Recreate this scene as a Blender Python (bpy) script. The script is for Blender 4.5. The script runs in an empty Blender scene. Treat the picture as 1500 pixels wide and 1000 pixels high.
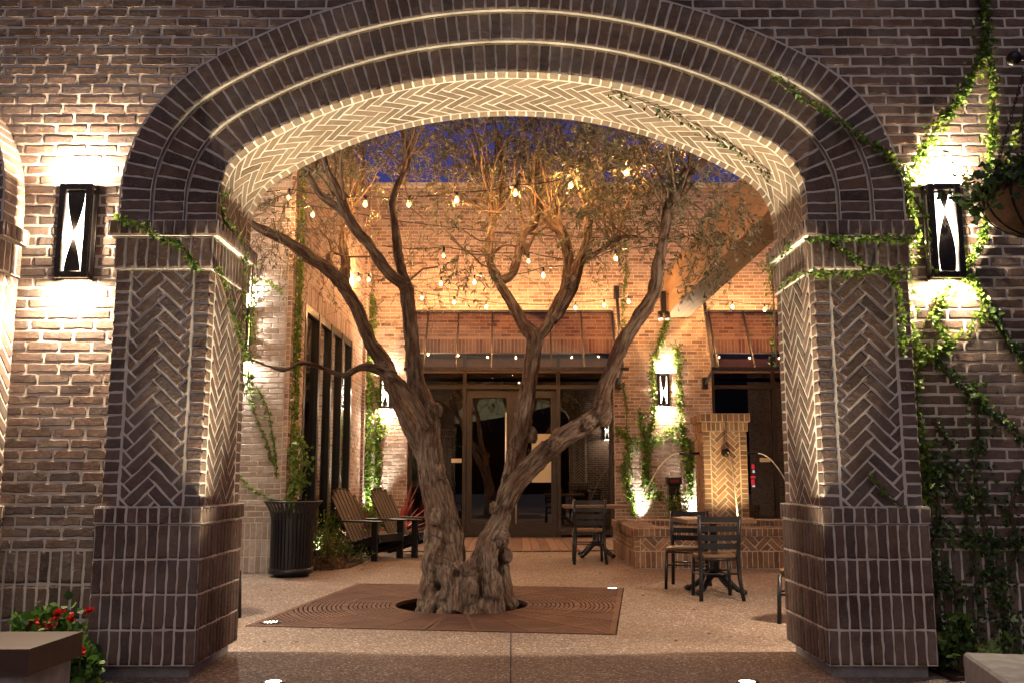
import bpy, math, random
import numpy as np
from mathutils import Vector, noise as mnoise
random.seed(7); rng = np.random.default_rng(7)
sc = bpy.context.scene
COL = sc.collection
pi = math.pi

# ------------------------------------------------------------------ camera
F = 1340.0; CH = 1.15; TH = math.atan(197.0 / F)
cT, sT = math.cos(TH), math.sin(TH)
cam = bpy.data.cameras.new('camera'); camo = bpy.data.objects.new('camera', cam); COL.objects.link(camo)
cam.sensor_width = 36; cam.lens = F / 1500 * 36; cam.clip_start = 0.05; cam.clip_end = 500
camo.location = (0, 0, CH); camo.rotation_euler = (pi / 2 + TH, 0, 0)
sc.camera = camo

def _ray(u, v):
    a = (u - 750) / F; b = (500 - v) / F
    return a, cT - b * sT, sT + b * cT
def at(u, v, Y):
    r = _ray(u, v); t = Y / r[1]; return (r[0] * t, Y, CH + r[2] * t)
def atx(u, v, X):
    r = _ray(u, v); t = X / r[0]; return (X, r[1] * t, CH + r[2] * t)
def atz(u, v, Z=0.0):
    r = _ray(u, v); t = (Z - CH) / r[2]; return (r[0] * t, r[1] * t, Z)

# ------------------------------------------------------------------ object helpers
def link(o, parent=None):
    COL.objects.link(o)
    if parent: o.parent = parent
    return o
def thing(name, label, cat, loc=(0, 0, 0), rz=0, group=None):
    o = bpy.data.objects.new(name, None); o.empty_display_size = .1
    o.location = loc; o.rotation_euler = (0, 0, rz)
    o['label'] = label; o['category'] = cat
    if group: o['group'] = group
    return link(o)
def tag(o, label, cat, group=None):
    o['label'] = label; o['category'] = cat
    if group: o['group'] = group
    return o
def dup(root, loc, rz, label, group=None):
    r = root.copy(); COL.objects.link(r); r.location = loc; r.rotation_euler = (0, 0, rz); r['label'] = label
    if group: r['group'] = group
    for ch in list(root.children):
        c = ch.copy(); COL.objects.link(c); c.parent = r
        for g in list(ch.children):
            d = g.copy(); COL.objects.link(d); d.parent = c
    return r

class MB:
    def __init__(s): s.v = []; s.f = []; s.m = []; s.s = []
    def add(s, vs, fs, mi=0, sm=False):
        o = len(s.v); s.v.extend([tuple(map(float, p)) for p in vs])
        for f in fs:
            s.f.append([i + o for i in f]); s.m.append(mi); s.s.append(sm)
    def box(s, x0, x1, y0, y1, z0, z1, mi=0, M=None, bev=0.0):
        if bev > 0:
            vs = []; b = bev
            fs = []
            def P(i, j, k, ax):
                c = [[x0, x1][i], [y0, y1][j], [z0, z1][k]]; g = [1 - 2 * i, 1 - 2 * j, 1 - 2 * k]
                return tuple(c[a] + (0 if a == ax else g[a] * b) for a in range(3))
            idx = {}
            for i in (0, 1):
                for j in (0, 1):
                    for k in (0, 1):
                        for ax in range(3):
                            idx[(i, j, k, ax)] = len(vs); vs.append(P(i, j, k, ax))
            I = lambda i, j, k, ax: idx[(i, j, k, ax)]
            for k in (0, 1):
                f = [I(0, 0, k, 2), I(1, 0, k, 2), I(1, 1, k, 2), I(0, 1, k, 2)]; fs.append(f if k else f[::-1])
                f = [I(0, k, 0, 1), I(1, k, 0, 1), I(1, k, 1, 1), I(0, k, 1, 1)]; fs.append(f[::-1] if k else f)
                f = [I(k, 0, 0, 0), I(k, 1, 0, 0), I(k, 1, 1, 0), I(k, 0, 1, 0)]; fs.append(f if k else f[::-1])
            for a in (0, 1):
                for c in (0, 1):
                    flip = (a + c) % 2
                    f = [I(0, a, c, 1), I(1, a, c, 1), I(1, a, c, 2), I(0, a, c, 2)]; fs.append(f if (a ^ c) == 0 and a == 0 and False else f)
                    f = [I(a, 0, c, 0), I(a, 1, c, 0), I(a, 1, c, 2), I(a, 0, c, 2)]; fs.append(f)
                    f = [I(a, c, 0, 0), I(a, c, 1, 0), I(a, c, 1, 1), I(a, c, 0, 1)]; fs.append(f)
            for i in (0, 1):
                for j in (0, 1):
                    for k in (0, 1):
                        fs.append([I(i, j, k, 0), I(i, j, k, 1), I(i, j, k, 2)])
        else:
            vs = [(x0, y0, z0), (x1, y0, z0), (x1, y1, z0), (x0, y1, z0), (x0, y0, z1), (x1, y0, z1), (x1, y1, z1), (x0, y1, z1)]
            fs = [[3, 2, 1, 0], [4, 5, 6, 7], [0, 1, 5, 4], [1, 2, 6, 5], [2, 3, 7, 6], [3, 0, 4, 7]]
        if M: vs = [M(p) for p in vs]
        s.add(vs, fs, mi)
    def tube(s, pts, rad, n=8, mi=0, cap=True, sm=True):
        pts = [Vector(p) for p in pts]; m = len(pts)
        if not hasattr(rad, '__len__'): rad = [rad] * m
        vs = []; e1 = None
        for i, p in enumerate(pts):
            t = (pts[min(i + 1, m - 1)] - pts[max(i - 1, 0)])
            if t.length < 1e-9: t = Vector((0, 0, 1))
            t.normalize()
            if e1 is None: e1 = t.orthogonal().normalized()
            else:
                e1 = e1 - t * e1.dot(t)
                e1 = e1.normalized() if e1.length > 1e-6 else t.orthogonal().normalized()
            e2 = t.cross(e1)
            for k in range(n):
                a = 2 * pi * k / n
                vs.append(p + e1 * (rad[i] * math.cos(a)) + e2 * (rad[i] * math.sin(a)))
        fs = [[i * n + k, i * n + (k + 1) % n, (i + 1) * n + (k + 1) % n, (i + 1) * n + k] for i in range(m - 1) for k in range(n)]
        s.add(vs, fs, mi, sm)
        if cap:
            o = len(s.v) - len(vs)
            s.f.append([o + k for k in range(n)][::-1]); s.m.append(mi); s.s.append(False)
            s.f.append([o + (m - 1) * n + k for k in range(n)]); s.m.append(mi); s.s.append(False)
    def bar(s, a, b, w, h, mi=0, up=(0, 0, 1)):
        a = Vector(a); b = Vector(b); t = (b - a).normalized(); u = Vector(up)
        x = t.cross(u)
        if x.length < 1e-4: x = t.cross(Vector((0, 1, 0)))
        x.normalize(); y = x.cross(t)
        vs = [p + x * (sx * w / 2) + y * (sy * h / 2) for p in (a, b) for sx, sy in ((-1, -1), (1, -1), (1, 1), (-1, 1))]
        s.add(vs, [[3, 2, 1, 0], [4, 5, 6, 7], [0, 1, 5, 4], [1, 2, 6, 5], [2, 3, 7, 6], [3, 0, 4, 7]], mi)
    def lathe(s, prof, n=24, c=(0, 0, 0), mi=0, sm=True):
        vs = [(c[0] + r * math.cos(2 * pi * k / n), c[1] + r * math.sin(2 * pi * k / n), c[2] + z) for r, z in prof for k in range(n)]
        fs = [[i * n + k, i * n + (k + 1) % n, (i + 1) * n + (k + 1) % n, (i + 1) * n + k] for i in range(len(prof) - 1) for k in range(n)]
        s.add(vs, fs, mi, sm)
    def sphere(s, c, r, n=10, mi=0, sq=(1, 1, 1)):
        prof = [(max(1e-4, math.sin(pi * i / n)), -math.cos(pi * i / n)) for i in range(n + 1)]
        o = len(s.v); s.lathe(prof, n * 2, (0, 0, 0), mi)
        for i in range(o, len(s.v)):
            p = s.v[i]; s.v[i] = (c[0] + p[0] * r * sq[0], c[1] + p[1] * r * sq[1], c[2] + p[2] * r * sq[2])
    def build(s, name, mats, parent=None, off=None):
        me = bpy.data.meshes.new(name)
        v = s.v
        if off: v = [(p[0] - off[0], p[1] - off[1], p[2] - off[2]) for p in v]
        me.from_pydata(v, [], s.f)
        if not isinstance(mats, (list, tuple)): mats = [mats]
        for m in mats: me.materials.append(m)
        me.polygons.foreach_set('material_index', s.m)
        me.polygons.foreach_set('use_smooth', s.s)
        me.update()
        o = bpy.data.objects.new(name, me)
        return link(o, parent)

# ------------------------------------------------------------------ materials
class NT:
    def __init__(s, name):
        s.mat = bpy.data.materials.new(name); s.mat.use_nodes = True
        s.t = s.mat.node_tree; s.t.nodes.clear()
        s.out = s.n('ShaderNodeOutputMaterial')
    def n(s, typ, **kw):
        nd = s.t.nodes.new(typ)
        for k, v in kw.items():
            if k.startswith('i_'):
                key = k[2:]; key = int(key) if key.isdigit() else key.replace('_', ' ')
                if hasattr(v, 'is_output'): s.t.links.new(v, nd.inputs[key])
                else: nd.inputs[key].default_value = v
            else: setattr(nd, k, v)
        return nd
    def ramp(s, fac, stops, interp='LINEAR'):
        r = s.n('ShaderNodeValToRGB'); s.t.links.new(fac, r.inputs[0]); cr = r.color_ramp; cr.interpolation = interp
        while len(cr.elements) < len(stops): cr.elements.new(.5)
        for e, (p, c) in zip(cr.elements, stops):
            e.position = p; e.color = (c[0], c[1], c[2], 1) if hasattr(c, '__len__') else (c, c, c, 1)
        return r.outputs[0]
    def mix(s, f, a, b, typ='MIX'):
        m = s.n('ShaderNodeMix', data_type='RGBA', blend_type=typ)
        for k, v in ((0, f), (6, a), (7, b)):
            if hasattr(v, 'is_output'): s.t.links.new(v, m.inputs[k])
            else: m.inputs[k].default_value = v if k == 0 else (*v, 1)
        return m.outputs[2]
    def math(s, op, a, b=0.0):
        m = s.n('ShaderNodeMath', operation=op)
        for k, v in ((0, a), (1, b)):
            if hasattr(v, 'is_output'): s.t.links.new(v, m.inputs[k])
            else: m.inputs[k].default_value = v
        return m.outputs[0]
    def noise(s, vec, scale, detail=4, rough=.55):
        k = s.n('ShaderNodeTexNoise'); k.inputs['Scale'].default_value = scale; k.inputs['Detail'].default_value = detail
        k.inputs['Roughness'].default_value = rough
        if vec is not None: s.t.links.new(vec, k.inputs['Vector'])
        return k.outputs[0]
    def obj(s): return s.n('ShaderNodeTexCoord').outputs['Object']
    def bump(s, h, strength, dist):
        b = s.n('ShaderNodeBump'); b.inputs['Strength'].default_value = strength; b.inputs['Distance'].default_value = dist
        s.t.links.new(h, b.inputs['Height']); return b.outputs[0]
    def pbr(s, col, rough=.6, metal=0.0, normal=None, spec=.5, **kw):
        p = s.n('ShaderNodeBsdfPrincipled')
        for k, v in (('Base Color', col), ('Roughness', rough), ('Metallic', metal), ('Specular IOR Level', spec)):
            if hasattr(v, 'is_output'): s.t.links.new(v, p.inputs[k])
            else: p.inputs[k].default_value = (*v, 1) if k == 'Base Color' else v
        for k, v in kw.items(): p.inputs[k.replace('_', ' ')].default_value = v
        if normal is not None: s.t.links.new(normal, p.inputs['Normal'])
        s.t.links.new(p.outputs[0], s.out.inputs[0]); return p

def m_brick(name, stops, spots=.5, bumpd=.006):
    t = NT(name); g = t.n('ShaderNodeNewGeometry'); co = t.obj()
    base = t.ramp(g.outputs['Random Per Island'], stops)
    n1 = t.noise(co, 18, 5, .6); n2 = t.noise(co, 70, 4, .65); n3 = t.noise(co, 3.0, 3)
    c = t.mix(t.ramp(n1, [(.35, 0.0), (.7, spots)]), base, (.055, .032, .028))
    c = t.mix(t.ramp(n2, [(.58, 0.0), (.74, .55)]), c, (.46, .38, .31))
    c = t.mix(t.ramp(n3, [(.38, 0.0), (.7, .28)]), c, (.36, .31, .27)); n5 = t.noise(co, 1.1, 4); c = t.mix(t.ramp(n5, [(.45, 0.0), (.75, .45)]), c, (.06, .036, .028))
    h = t.math('ADD', t.math('MULTIPLY', n1, .7), t.math('MULTIPLY', n2, .45))
    t.pbr(c, t.ramp(n1, [(.3, .75), (.7, .92)]), 0, t.bump(h, .8, bumpd), .35)
    return t.mat
def m_mortar(name, c0, c1):
    t = NT(name); co = t.obj()
    n1 = t.noise(co, 6, 5); n2 = t.noise(co, 120, 3)
    c = t.mix(t.ramp(n1, [(.3, 0.0), (.7, 1.0)]), c0, c1)
    t.pbr(c, .92, 0, t.bump(n2, .6, .004), .25); return t.mat
def m_plain(name, c0, c1, scale=8, rough=.5, metal=0.0, bump=0.0, stretch=None, spec=.5, bd=.003):
    t = NT(name); co = t.obj()
    if stretch:
        mp = t.n('ShaderNodeMapping'); mp.inputs['Scale'].default_value = stretch; t.t.links.new(co, mp.inputs[0]); co = mp.outputs[0]
    n1 = t.noise(co, scale, 6, .6)
    c = t.mix(t.ramp(n1, [(.3, 0.0), (.7, 1.0)]), c0, c1)
    t.pbr(c, rough, metal, t.bump(n1, bump, bd) if bump else None, spec); return t.mat
def m_emit(name, c, st):
    t = NT(name); e = t.n('ShaderNodeEmission'); e.inputs[0].default_value = (*c, 1); e.inputs[1].default_value = st
    t.t.links.new(e.outputs[0], t.out.inputs[0]); return t.mat
def m_leaf(name, stops, rough=.45, trans=.25):
    t = NT(name); g = t.n('ShaderNodeNewGeometry'); co = t.obj()
    c = t.ramp(g.outputs['Random Per Island'], stops)
    n = t.noise(co, 40, 2); c = t.mix(t.ramp(n, [(.3, 0.0), (.7, .35)]), c, (.03, .05, .015))
    p = t.pbr(c, rough, 0, None, .4)
    tr = t.n('ShaderNodeBsdfTranslucent'); t.t.links.new(c, tr.inputs[0])
    ms = t.n('ShaderNodeMixShader'); ms.inputs[0].default_value = trans
    t.t.links.new(p.outputs[0], ms.inputs[1]); t.t.links.new(tr.outputs[0], ms.inputs[2]); t.t.links.new(ms.outputs[0], t.out.inputs[0])
    return t.mat
def m_glass(name, tint=(.55, .52, .45), refl=.10, rough=.0):
    t = NT(name)
    lw = t.n('ShaderNodeFresnel'); lw.inputs[0].default_value = 1.55
    f = t.math('MINIMUM', t.math('ADD', t.math('MULTIPLY', lw.outputs[0], 1.0), refl), .95)
    tr = t.n('ShaderNodeBsdfTransparent'); tr.inputs[0].default_value = (*tint, 1)
    gl = t.n('ShaderNodeBsdfGlossy'); gl.inputs['Color'].default_value = (.9, .92, .9, 1); gl.inputs['Roughness'].default_value = rough
    ms = t.n('ShaderNodeMixShader'); t.t.links.new(f, ms.inputs[0]); t.t.links.new(tr.outputs[0], ms.inputs[1]); t.t.links.new(gl.outputs[0], ms.inputs[2])
    t.t.links.new(ms.outputs[0], t.out.inputs[0]); return t.mat

BR_DARK = m_brick('brick_front', [(0, (.075, .049, .038)), (.3, (.13, .076, .053)), (.55, (.175, .103, .071)), (.8, (.225, .138, .097)), (.93, (.095, .07, .06)), (1, (.28, .19, .14))], .6, .009)
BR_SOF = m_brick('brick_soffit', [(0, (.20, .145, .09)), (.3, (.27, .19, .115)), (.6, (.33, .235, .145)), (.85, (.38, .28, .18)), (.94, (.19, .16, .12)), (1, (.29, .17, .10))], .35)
BR_BACK = m_brick('brick_courtyard', [(0, (.19, .105, .08)), (.12, (.26, .15, .11)), (.18, (.38, .26, .20)), (.5, (.46, .33, .26)), (.82, (.53, .40, .33)), (.87, (.32, .19, .14)), (1, (.42, .27, .20))], .3, .004)
BR_FOUNT = m_brick('brick_fountain_orange', [(0, (.12, .055, .028)), (.35, (.20, .10, .052)), (.7, (.28, .15, .08)), (1, (.36, .20, .11))], .35, .005)
MORT_F = m_mortar('mortar_fountain', (.42, .34, .25), (.56, .46, .35))
BR_PALE = m_brick('brick_limewashed', [(0, (.34, .28, .23)), (.4, (.45, .38, .32)), (.8, (.54, .47, .41)), (1, (.30, .22, .17))], .35, .006)
MORT = m_mortar('mortar_front', (.52, .465, .39), (.74, .67, .575))
LEDGE = m_mortar('ledge_mortar', (.28, .24, .19), (.48, .43, .36))
MORT_B = m_mortar('mortar_courtyard', (.52, .43, .35), (.66, .56, .47))
M_CONC = m_plain('concrete_cast', (.22, .21, .19), (.36, .34, .31), 14, .85, 0, .5)
M_BRONZE = m_plain('bronze_metal', (.022, .018, .016), (.05, .04, .034), 30, .42, .7, .3)
M_FASCIA = m_plain('fascia_brown', (.10, .062, .042), (.14, .09, .062), 6, .5)
M_BLACK = m_plain('black_powder_coat', (.010, .010, .012), (.022, .022, .026), 20, .38, .3, .1)
M_FRAME = m_plain('storefront_bronze', (.026, .017, .011), (.042, .028, .019), 12, .4, .3)
M_STEEL = m_plain('brushed_steel', (.6, .54, .44), (.75, .68, .57), 40, .4, .35)
M_GLASS = m_glass('window_glass', (.5, .48, .42), .09)
M_GLASSL = m_glass('window_glass_clear', (.45, .43, .38), .12)
M_CANOPY = m_glass('canopy_glass', (.56, .48, .43), .03, .02)
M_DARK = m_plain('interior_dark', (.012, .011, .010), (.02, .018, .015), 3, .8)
M_WOODSEAT = m_plain('oak_seat', (.10, .05, .024), (.17, .09, .045), 6, .4, 0, .2, (14, 1.5, 1.5))
M_ADIR = m_plain('dark_stained_slats', (.034, .018, .011), (.062, .033, .02), 5, .55, 0, .3, (3, 3, .5))
M_BEAM = m_plain('timber_beam', (.17, .095, .045), (.30, .18, .095), 3, .7, 0, .5, (4, .35, 4))
M_BENCH = m_plain('bench_top_wood', (.045, .022, .014), (.085, .042, .027), 4, .55, 0, .3, (1, 5, 5))
M_WATER = m_glass('water', (.75, .82, .8), .08)
M_STREAM = m_plain('water_stream', (.65, .6, .48), (.85, .8, .66), 30, .1, 0)
M_SOIL = m_plain('soil', (.035, .022, .015), (.07, .045, .03), 20, .95, 0, .8, None, .2, .02)
M_PAPER = m_plain('paper', (.62, .55, .36), (.68, .6, .4), 5, .8)
M_INK = m_plain('ink', (.12, .1, .07), (.14, .12, .08), 5, .8)
M_COIR = m_plain('coir_liner', (.075, .035, .017), (.14, .07, .035), 25, .95, 0, .8)
M_BULB = m_emit('bulb_glow', (1.0, .55, .24), 10500)
def m_bglass():
    t = NT('bulb_envelope'); lw = t.n('ShaderNodeLayerWeight'); lw.inputs[0].default_value = .35
    tr = t.n('ShaderNodeBsdfTransparent'); tr.inputs[0].default_value = (1, .9, .75, 1); e = t.n('ShaderNodeEmission'); e.inputs[0].default_value = (1, .42, .10, 1); e.inputs[1].default_value = 9.0
    ms = t.n('ShaderNodeMixShader'); ms.inputs[0].default_value = .32; t.t.links.new(tr.outputs[0], ms.inputs[1]); t.t.links.new(e.outputs[0], ms.inputs[2]); t.t.links.new(ms.outputs[0], t.out.inputs[0]); return t.mat
M_BGLASS = m_bglass()
M_BULBT = m_emit('bulb_glow_near', (1.0, .55, .22), 6500)
M_BULBC = m_emit('bulb_glow_cool', (1.0, .58, .28), 4000)
M_SCONCE = m_emit('sconce_glow', (1.0, .84, .66), 9)
M_GLOW = m_emit('ground_light_lens', (1.0, .88, .68), 14)
M_RED = m_emit('neon_red', (1.0, .03, .06), 1.2)
M_NEONW = m_emit('neon_white', (.9, .8, 1.0), 1.5)
L_OLIVE = m_leaf('olive_leaf', [(0, (.05, .06, .028)), (.35, (.12, .125, .068)), (.7, (.24, .235, .15)), (1, (.42, .40, .29))])
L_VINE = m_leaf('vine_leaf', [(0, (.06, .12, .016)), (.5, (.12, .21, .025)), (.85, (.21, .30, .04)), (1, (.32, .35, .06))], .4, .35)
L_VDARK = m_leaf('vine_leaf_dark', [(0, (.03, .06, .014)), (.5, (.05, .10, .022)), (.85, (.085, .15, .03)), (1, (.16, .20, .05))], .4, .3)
L_GER = m_leaf('geranium_leaf', [(0, (.04, .11, .015)), (.6, (.08, .19, .03)), (1, (.2, .3, .06))], .5, .3)
L_RED = m_leaf('geranium_petal', [(0, (.5, .006, .008)), (1, (.85, .02, .02))], .5, .3)
L_CORD = m_leaf('cordyline_leaf', [(0, (.22, .03, .035)), (.6, (.40, .07, .075)), (1, (.5, .14, .12))], .4, .25)
L_SHRUB = m_leaf('shrub_leaf', [(0, (.05, .08, .015)), (.6, (.12, .15, .03)), (1, (.26, .24, .06))], .5, .3)
L_DRY = m_leaf('dry_leaf', [(0, (.10, .045, .02)), (1, (.25, .13, .06))], .8, .1)
M_STEM = m_plain('vine_stem', (.07, .045, .025), (.14, .09, .05), 30, .9, 0, .4)
M_TWIG = m_plain('olive_twig', (.13, .085, .05), (.24, .16, .10), 20, .9, 0, .3)

def m_bark():
    t = NT('olive_bark'); a = t.n('ShaderNodeAttribute', attribute_name='bark'); co = a.outputs['Vector']
    n1 = t.noise(co, 38, 6, .7); n2 = t.noise(co, 9, 4, .6); n3 = t.noise(t.obj(), 4.0, 4); n4 = t.noise(co, 80, 4, .7)
    c = t.ramp(n1, [(.34, (.022, .013, .009)), (.45, (.115, .074, .051)), (.55, (.235, .165, .118)), (.72, (.40, .31, .23))])
    c = t.mix(t.ramp(n3, [(.42, 0.0), (.68, .6)]), c, (.10, .042, .022))
    c = t.mix(t.ramp(n2, [(.55, 0.0), (.8, .3)]), c, (.22, .19, .155))
    h = t.math('ADD', t.math('MULTIPLY', n1, 1.0), t.math('MULTIPLY', n4, .35))
    t.pbr(c, .88, 0, t.bump(h, 1.0, .035), .3); return t.mat
M_BARK = m_bark()

def m_ground():
    t = NT('exposed_aggregate'); co = t.obj()
    v = t.n('ShaderNodeTexVoronoi'); v.inputs['Scale'].default_value = 75; t.t.links.new(co, v.inputs['Vector'])
    sep = t.n('ShaderNodeSeparateColor'); t.t.links.new(v.outputs['Color'], sep.inputs[0])
    stone = t.ramp(sep.outputs[0], [(0, (.16, .105, .07)), (.3, (.26, .18, .122)), (.6, (.35, .255, .182)), (.85, (.43, .33, .25)), (.93, (.85, .78, .7)), (1, (.10, .06, .045))])
    edge = t.ramp(v.outputs['Distance'], [(.35, 1.0), (.75, 0.0)])
    c = t.mix(edge, (.17, .12, .09), stone)
    n1 = t.noise(co, .8, 5, .6); n2 = t.noise(co, 5, 5, .6)
    c = t.mix(t.ramp(n1, [(.35, 0.0), (.7, .45)]), c, (.17, .11, .08))
    c = t.mix(t.ramp(n2, [(.45, 0.0), (.75, .35)]), c, (.12, .08, .06))
    rg = t.ramp(sep.outputs[1], [(0, .35), (.25, .7), (1, .9)])
    t.pbr(c, rg, 0, t.bump(edge, .7, .004), .4); return t.mat
M_GROUND = m_ground()
def m_rust():
    t = NT('rusted_iron'); co = t.obj()
    n1 = t.noise(co, 3, 6, .6); n2 = t.noise(co, 60, 4, .6)
    c = t.ramp(n1, [(.3, (.062, .026, .015)), (.5, (.105, .043, .024)), (.7, (.15, .066, .037))])
    c = t.mix(t.ramp(n2, [(.5, 0.0), (.75, .5)]), c, (.075, .035, .022))
    t.pbr(c, .72, .2, t.bump(n2, .4, .003), .4); return t.mat
M_RUST = m_rust()
def m_deck():
    t = NT('deck_boards'); g = t.n('ShaderNodeNewGeometry'); co = t.obj()
    mp = t.n('ShaderNodeMapping'); mp.inputs['Scale'].default_value = (12, .8, 3); t.t.links.new(co, mp.inputs[0])
    n1 = t.noise(mp.outputs[0], 5, 5)
    c = t.ramp(g.outputs['Random Per Island'], [(0, (.13, .065, .04)), (.5, (.2, .105, .068)), (1, (.27, .15, .10))])
    c = t.mix(t.ramp(n1, [(.35, 0.0), (.7, .5)]), c, (.07, .035, .022))
    t.pbr(c, .6, 0, t.bump(n1, .3, .003)); return t.mat
M_DECK = m_deck()

# ------------------------------------------------------------------ bricks
BW, BL = .0677, .2032
def inset(poly, d):
    n = len(poly); out = []
    for i in range(n):
        p0, p1, p2 = poly[i - 1], poly[i], poly[(i + 1) % n]
        a = (p1[0] - p0[0], p1[1] - p0[1]); b = (p2[0] - p1[0], p2[1] - p1[1])
        la = math.hypot(*a); lb = math.hypot(*b)
        if la < 1e-7 or lb < 1e-7: return None
        na = (-a[1] / la, a[0] / la); nb = (-b[1] / lb, b[0] / lb)
        k = 1 + na[0] * nb[0] + na[1] * nb[1]
        if k < .08: k = .08
        out.append((p1[0] + (na[0] + nb[0]) * d / k, p1[1] + (na[1] + nb[1]) * d / k))
    return out
def area(p):
    return .5 * sum(p[i - 1][0] * p[i][1] - p[i][0] * p[i - 1][1] for i in range(len(p)))
def clip(poly, a, b, c):      # keep a*u+b*v<=c
    out = []
    for i in range(len(poly)):
        p, q = poly[i - 1], poly[i]
        dp = a * p[0] + b * p[1] - c; dq = a * q[0] + b * q[1] - c
        if (dp <= 0) != (dq <= 0):
            t = dp / (dp - dq); out.append((p[0] + (q[0] - p[0]) * t, p[1] + (q[1] - p[1]) * t))
        if dq <= 0: out.append(q)
    return out
def clean(p):
    o = []
    for q in p:
        if not o or math.hypot(q[0] - o[-1][0], q[1] - o[-1][1]) > .003: o.append(q)
    if len(o) > 1 and math.hypot(o[0][0] - o[-1][0], o[0][1] - o[-1][1]) <= .003: o.pop()
    return o
def cliprect(p, u0, u1, v0, v1):
    for a, b, c in ((1, 0, u1), (-1, 0, -u0), (0, 1, v1), (0, -1, -v0)):
        p = clip(p, a, b, c)
        if len(p) < 3: return []
    return clean(p)
def rect(u0, u1, v0, v1): return [(u0, v0), (u1, v0), (u1, v1), (u0, v1)]
def bricks(mb, polys, fmap, joint=.0125, hb=.0035, cham=.0045, mi=0, det=0.05, jit=.0019, flip=False, tilt=.007):
    """raised bricks with worn, chamfered edges; fmap takes arrays u,v,h"""
    U = []; V = []; H = []; faces = []; sm = []
    for p in polys:
        if len(p) < 3: continue
        q = inset(p, joint / 2)
        if q is None or area(q) < .00025: continue
        hh = hb * random.uniform(.7, 1.25)
        if det:
            r = []
            for i in range(len(q)):
                a, b = q[i], q[(i + 1) % len(q)]; l = math.hypot(b[0] - a[0], b[1] - a[1])
                k = max(1, int(round(l / det)))
                for j in range(k):
                    t = j / k
                    r.append((a[0] + (b[0] - a[0]) * t + random.gauss(0, jit), a[1] + (b[1] - a[1]) * t + random.gauss(0, jit)))
            q = r
        cx = sum(a[0] for a in q) / len(q); cy = sum(a[1] for a in q) / len(q)
        mn = min(math.hypot(a[0] - cx, a[1] - cy) for a in q)
        f = max(.3, 1 - cham / max(mn, .004) * .9)
        n = len(q); o = len(U)
        tu = random.gauss(0, tilt); tv = random.gauss(0, tilt)
        for a in q: U.append(a[0]); V.append(a[1]); H.append(-.006)
        for a in q: U.append(a[0]); V.append(a[1]); H.append(hh - cham * .75)
        for a in q:
            l = math.hypot(a[0] - cx, a[1] - cy); g = 1 - cham / max(l, .006) * 1.15
            if g < .3: g = .3
            # pull in perpendicular-ish: uniform inward along both axes
            U.append(cx + (a[0] - cx) * g); V.append(cy + (a[1] - cy) * (g if l < .05 else max(.55, 1 - cham / max(mn, .006) * .8)))
            H.append(hh + (a[0] - cx) * tu + (a[1] - cy) * tv)
        for L in (0, 1):
            for i in range(n):
                j = (i + 1) % n
                fc = [o + L * n + i, o + L * n + j, o + (L + 1) * n + j, o + (L + 1) * n + i]
                faces.append(fc[::-1] if flip else fc); sm.append(True)
        fc = [o + 2 * n + i for i in range(n)]
        faces.append(fc[::-1] if flip else fc); sm.append(False)
    if not U: return
    P = fmap(np.array(U), np.array(V), np.array(H))
    o = len(mb.v); mb.v.extend(map(tuple, P.tolist()))
    mb.f.extend([[i + o for i in f] for f in faces]); mb.m.extend([mi] * len(faces)); mb.s.extend(sm)
def sheet(mb, us, vs, fmap, mi=1, flip=False, h=0.0):
    us = np.asarray(us, float); vs = np.asarray(vs, float)
    UU, VV = np.meshgrid(us, vs, indexing='ij'); P = fmap(UU.ravel(), VV.ravel(), np.full(UU.size, h))
    nv = len(vs); fs = []
    for i in range(len(us) - 1):
        for j in range(nv - 1):
            f = [i * nv + j, (i + 1) * nv + j, (i + 1) * nv + j + 1, i * nv + j + 1]
            fs.append(f[::-1] if flip else f)
    mb.add(P.tolist(), fs, mi)
def grid_polys(u0, u1, v0, v1, bw, bh):
    nu = max(1, round((u1 - u0) / bw)); nv = max(1, round((v1 - v0) / bh)); a = (u1 - u0) / nu; b = (v1 - v0) / nv
    return [rect(u0 + i * a, u0 + (i + 1) * a, v0 + j * b, v0 + (j + 1) * b) for i in range(nu) for j in range(nv)]
def running(u0, u1, v0, v1, intervals=None, ch=BW, bl=BL + .002):
    out = []; n = round((v1 - v0) / ch); c = (v1 - v0) / n
    for r in range(n):
        a, b = v0 + r * c, v0 + (r + 1) * c
        iv = intervals((a + b) / 2) if intervals else [(u0, u1)]
        off = (r % 2) * bl / 2 + random.uniform(-.018, .018)
        for p, q in iv:
            p = max(p, u0); q = min(q, u1)
            if q - p < .02: continue
            k = math.floor((p - off) / bl)
            x = off + k * bl
            while x < q:
                s_, e_ = max(x, p), min(x + bl, q)
                if e_ - s_ > .03: out.append(rect(s_, e_, a, b))
                x += bl
    return out
def herring(u0, u1, v0, v1, swap=False, W=BW):
    """45 degree herringbone, courses stacked along v (along u if swap)"""
    if swap: u0, u1, v0, v1 = v0, v1, u0, u1
    cu = (u0 + u1) / 2; q = math.sqrt(.5) * W; out = []
    k0 = int(v0 / (2 * q)) - 8; k1 = int(v1 / (2 * q)) + 8
    for m in range(-6, 7):
        for k in range(k0 - 4 * 0 - 20, k1 + 20):
            for (x, y, w, h) in ((k + 6 * m, k, 3, 1), (3 + k + 6 * m, k - 2, 1, 3)):
                c = [(x, y), (x + w, y), (x + w, y + h), (x, y + h)]
                p = [((a - b) * q - 2.5 * q + cu, (a + b) * q) for a, b in c]
                if max(t[0] for t in p) < u0 or min(t[0] for t in p) > u1 or max(t[1] for t in p) < v0 or min(t[1] for t in p) > v1: continue
                p = cliprect(p, u0, u1, v0, v1)
                if len(p) >= 3: out.append(p)
    if swap: out = [[(b, a) for a, b in p][::-1] for p in out]
    return out
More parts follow.
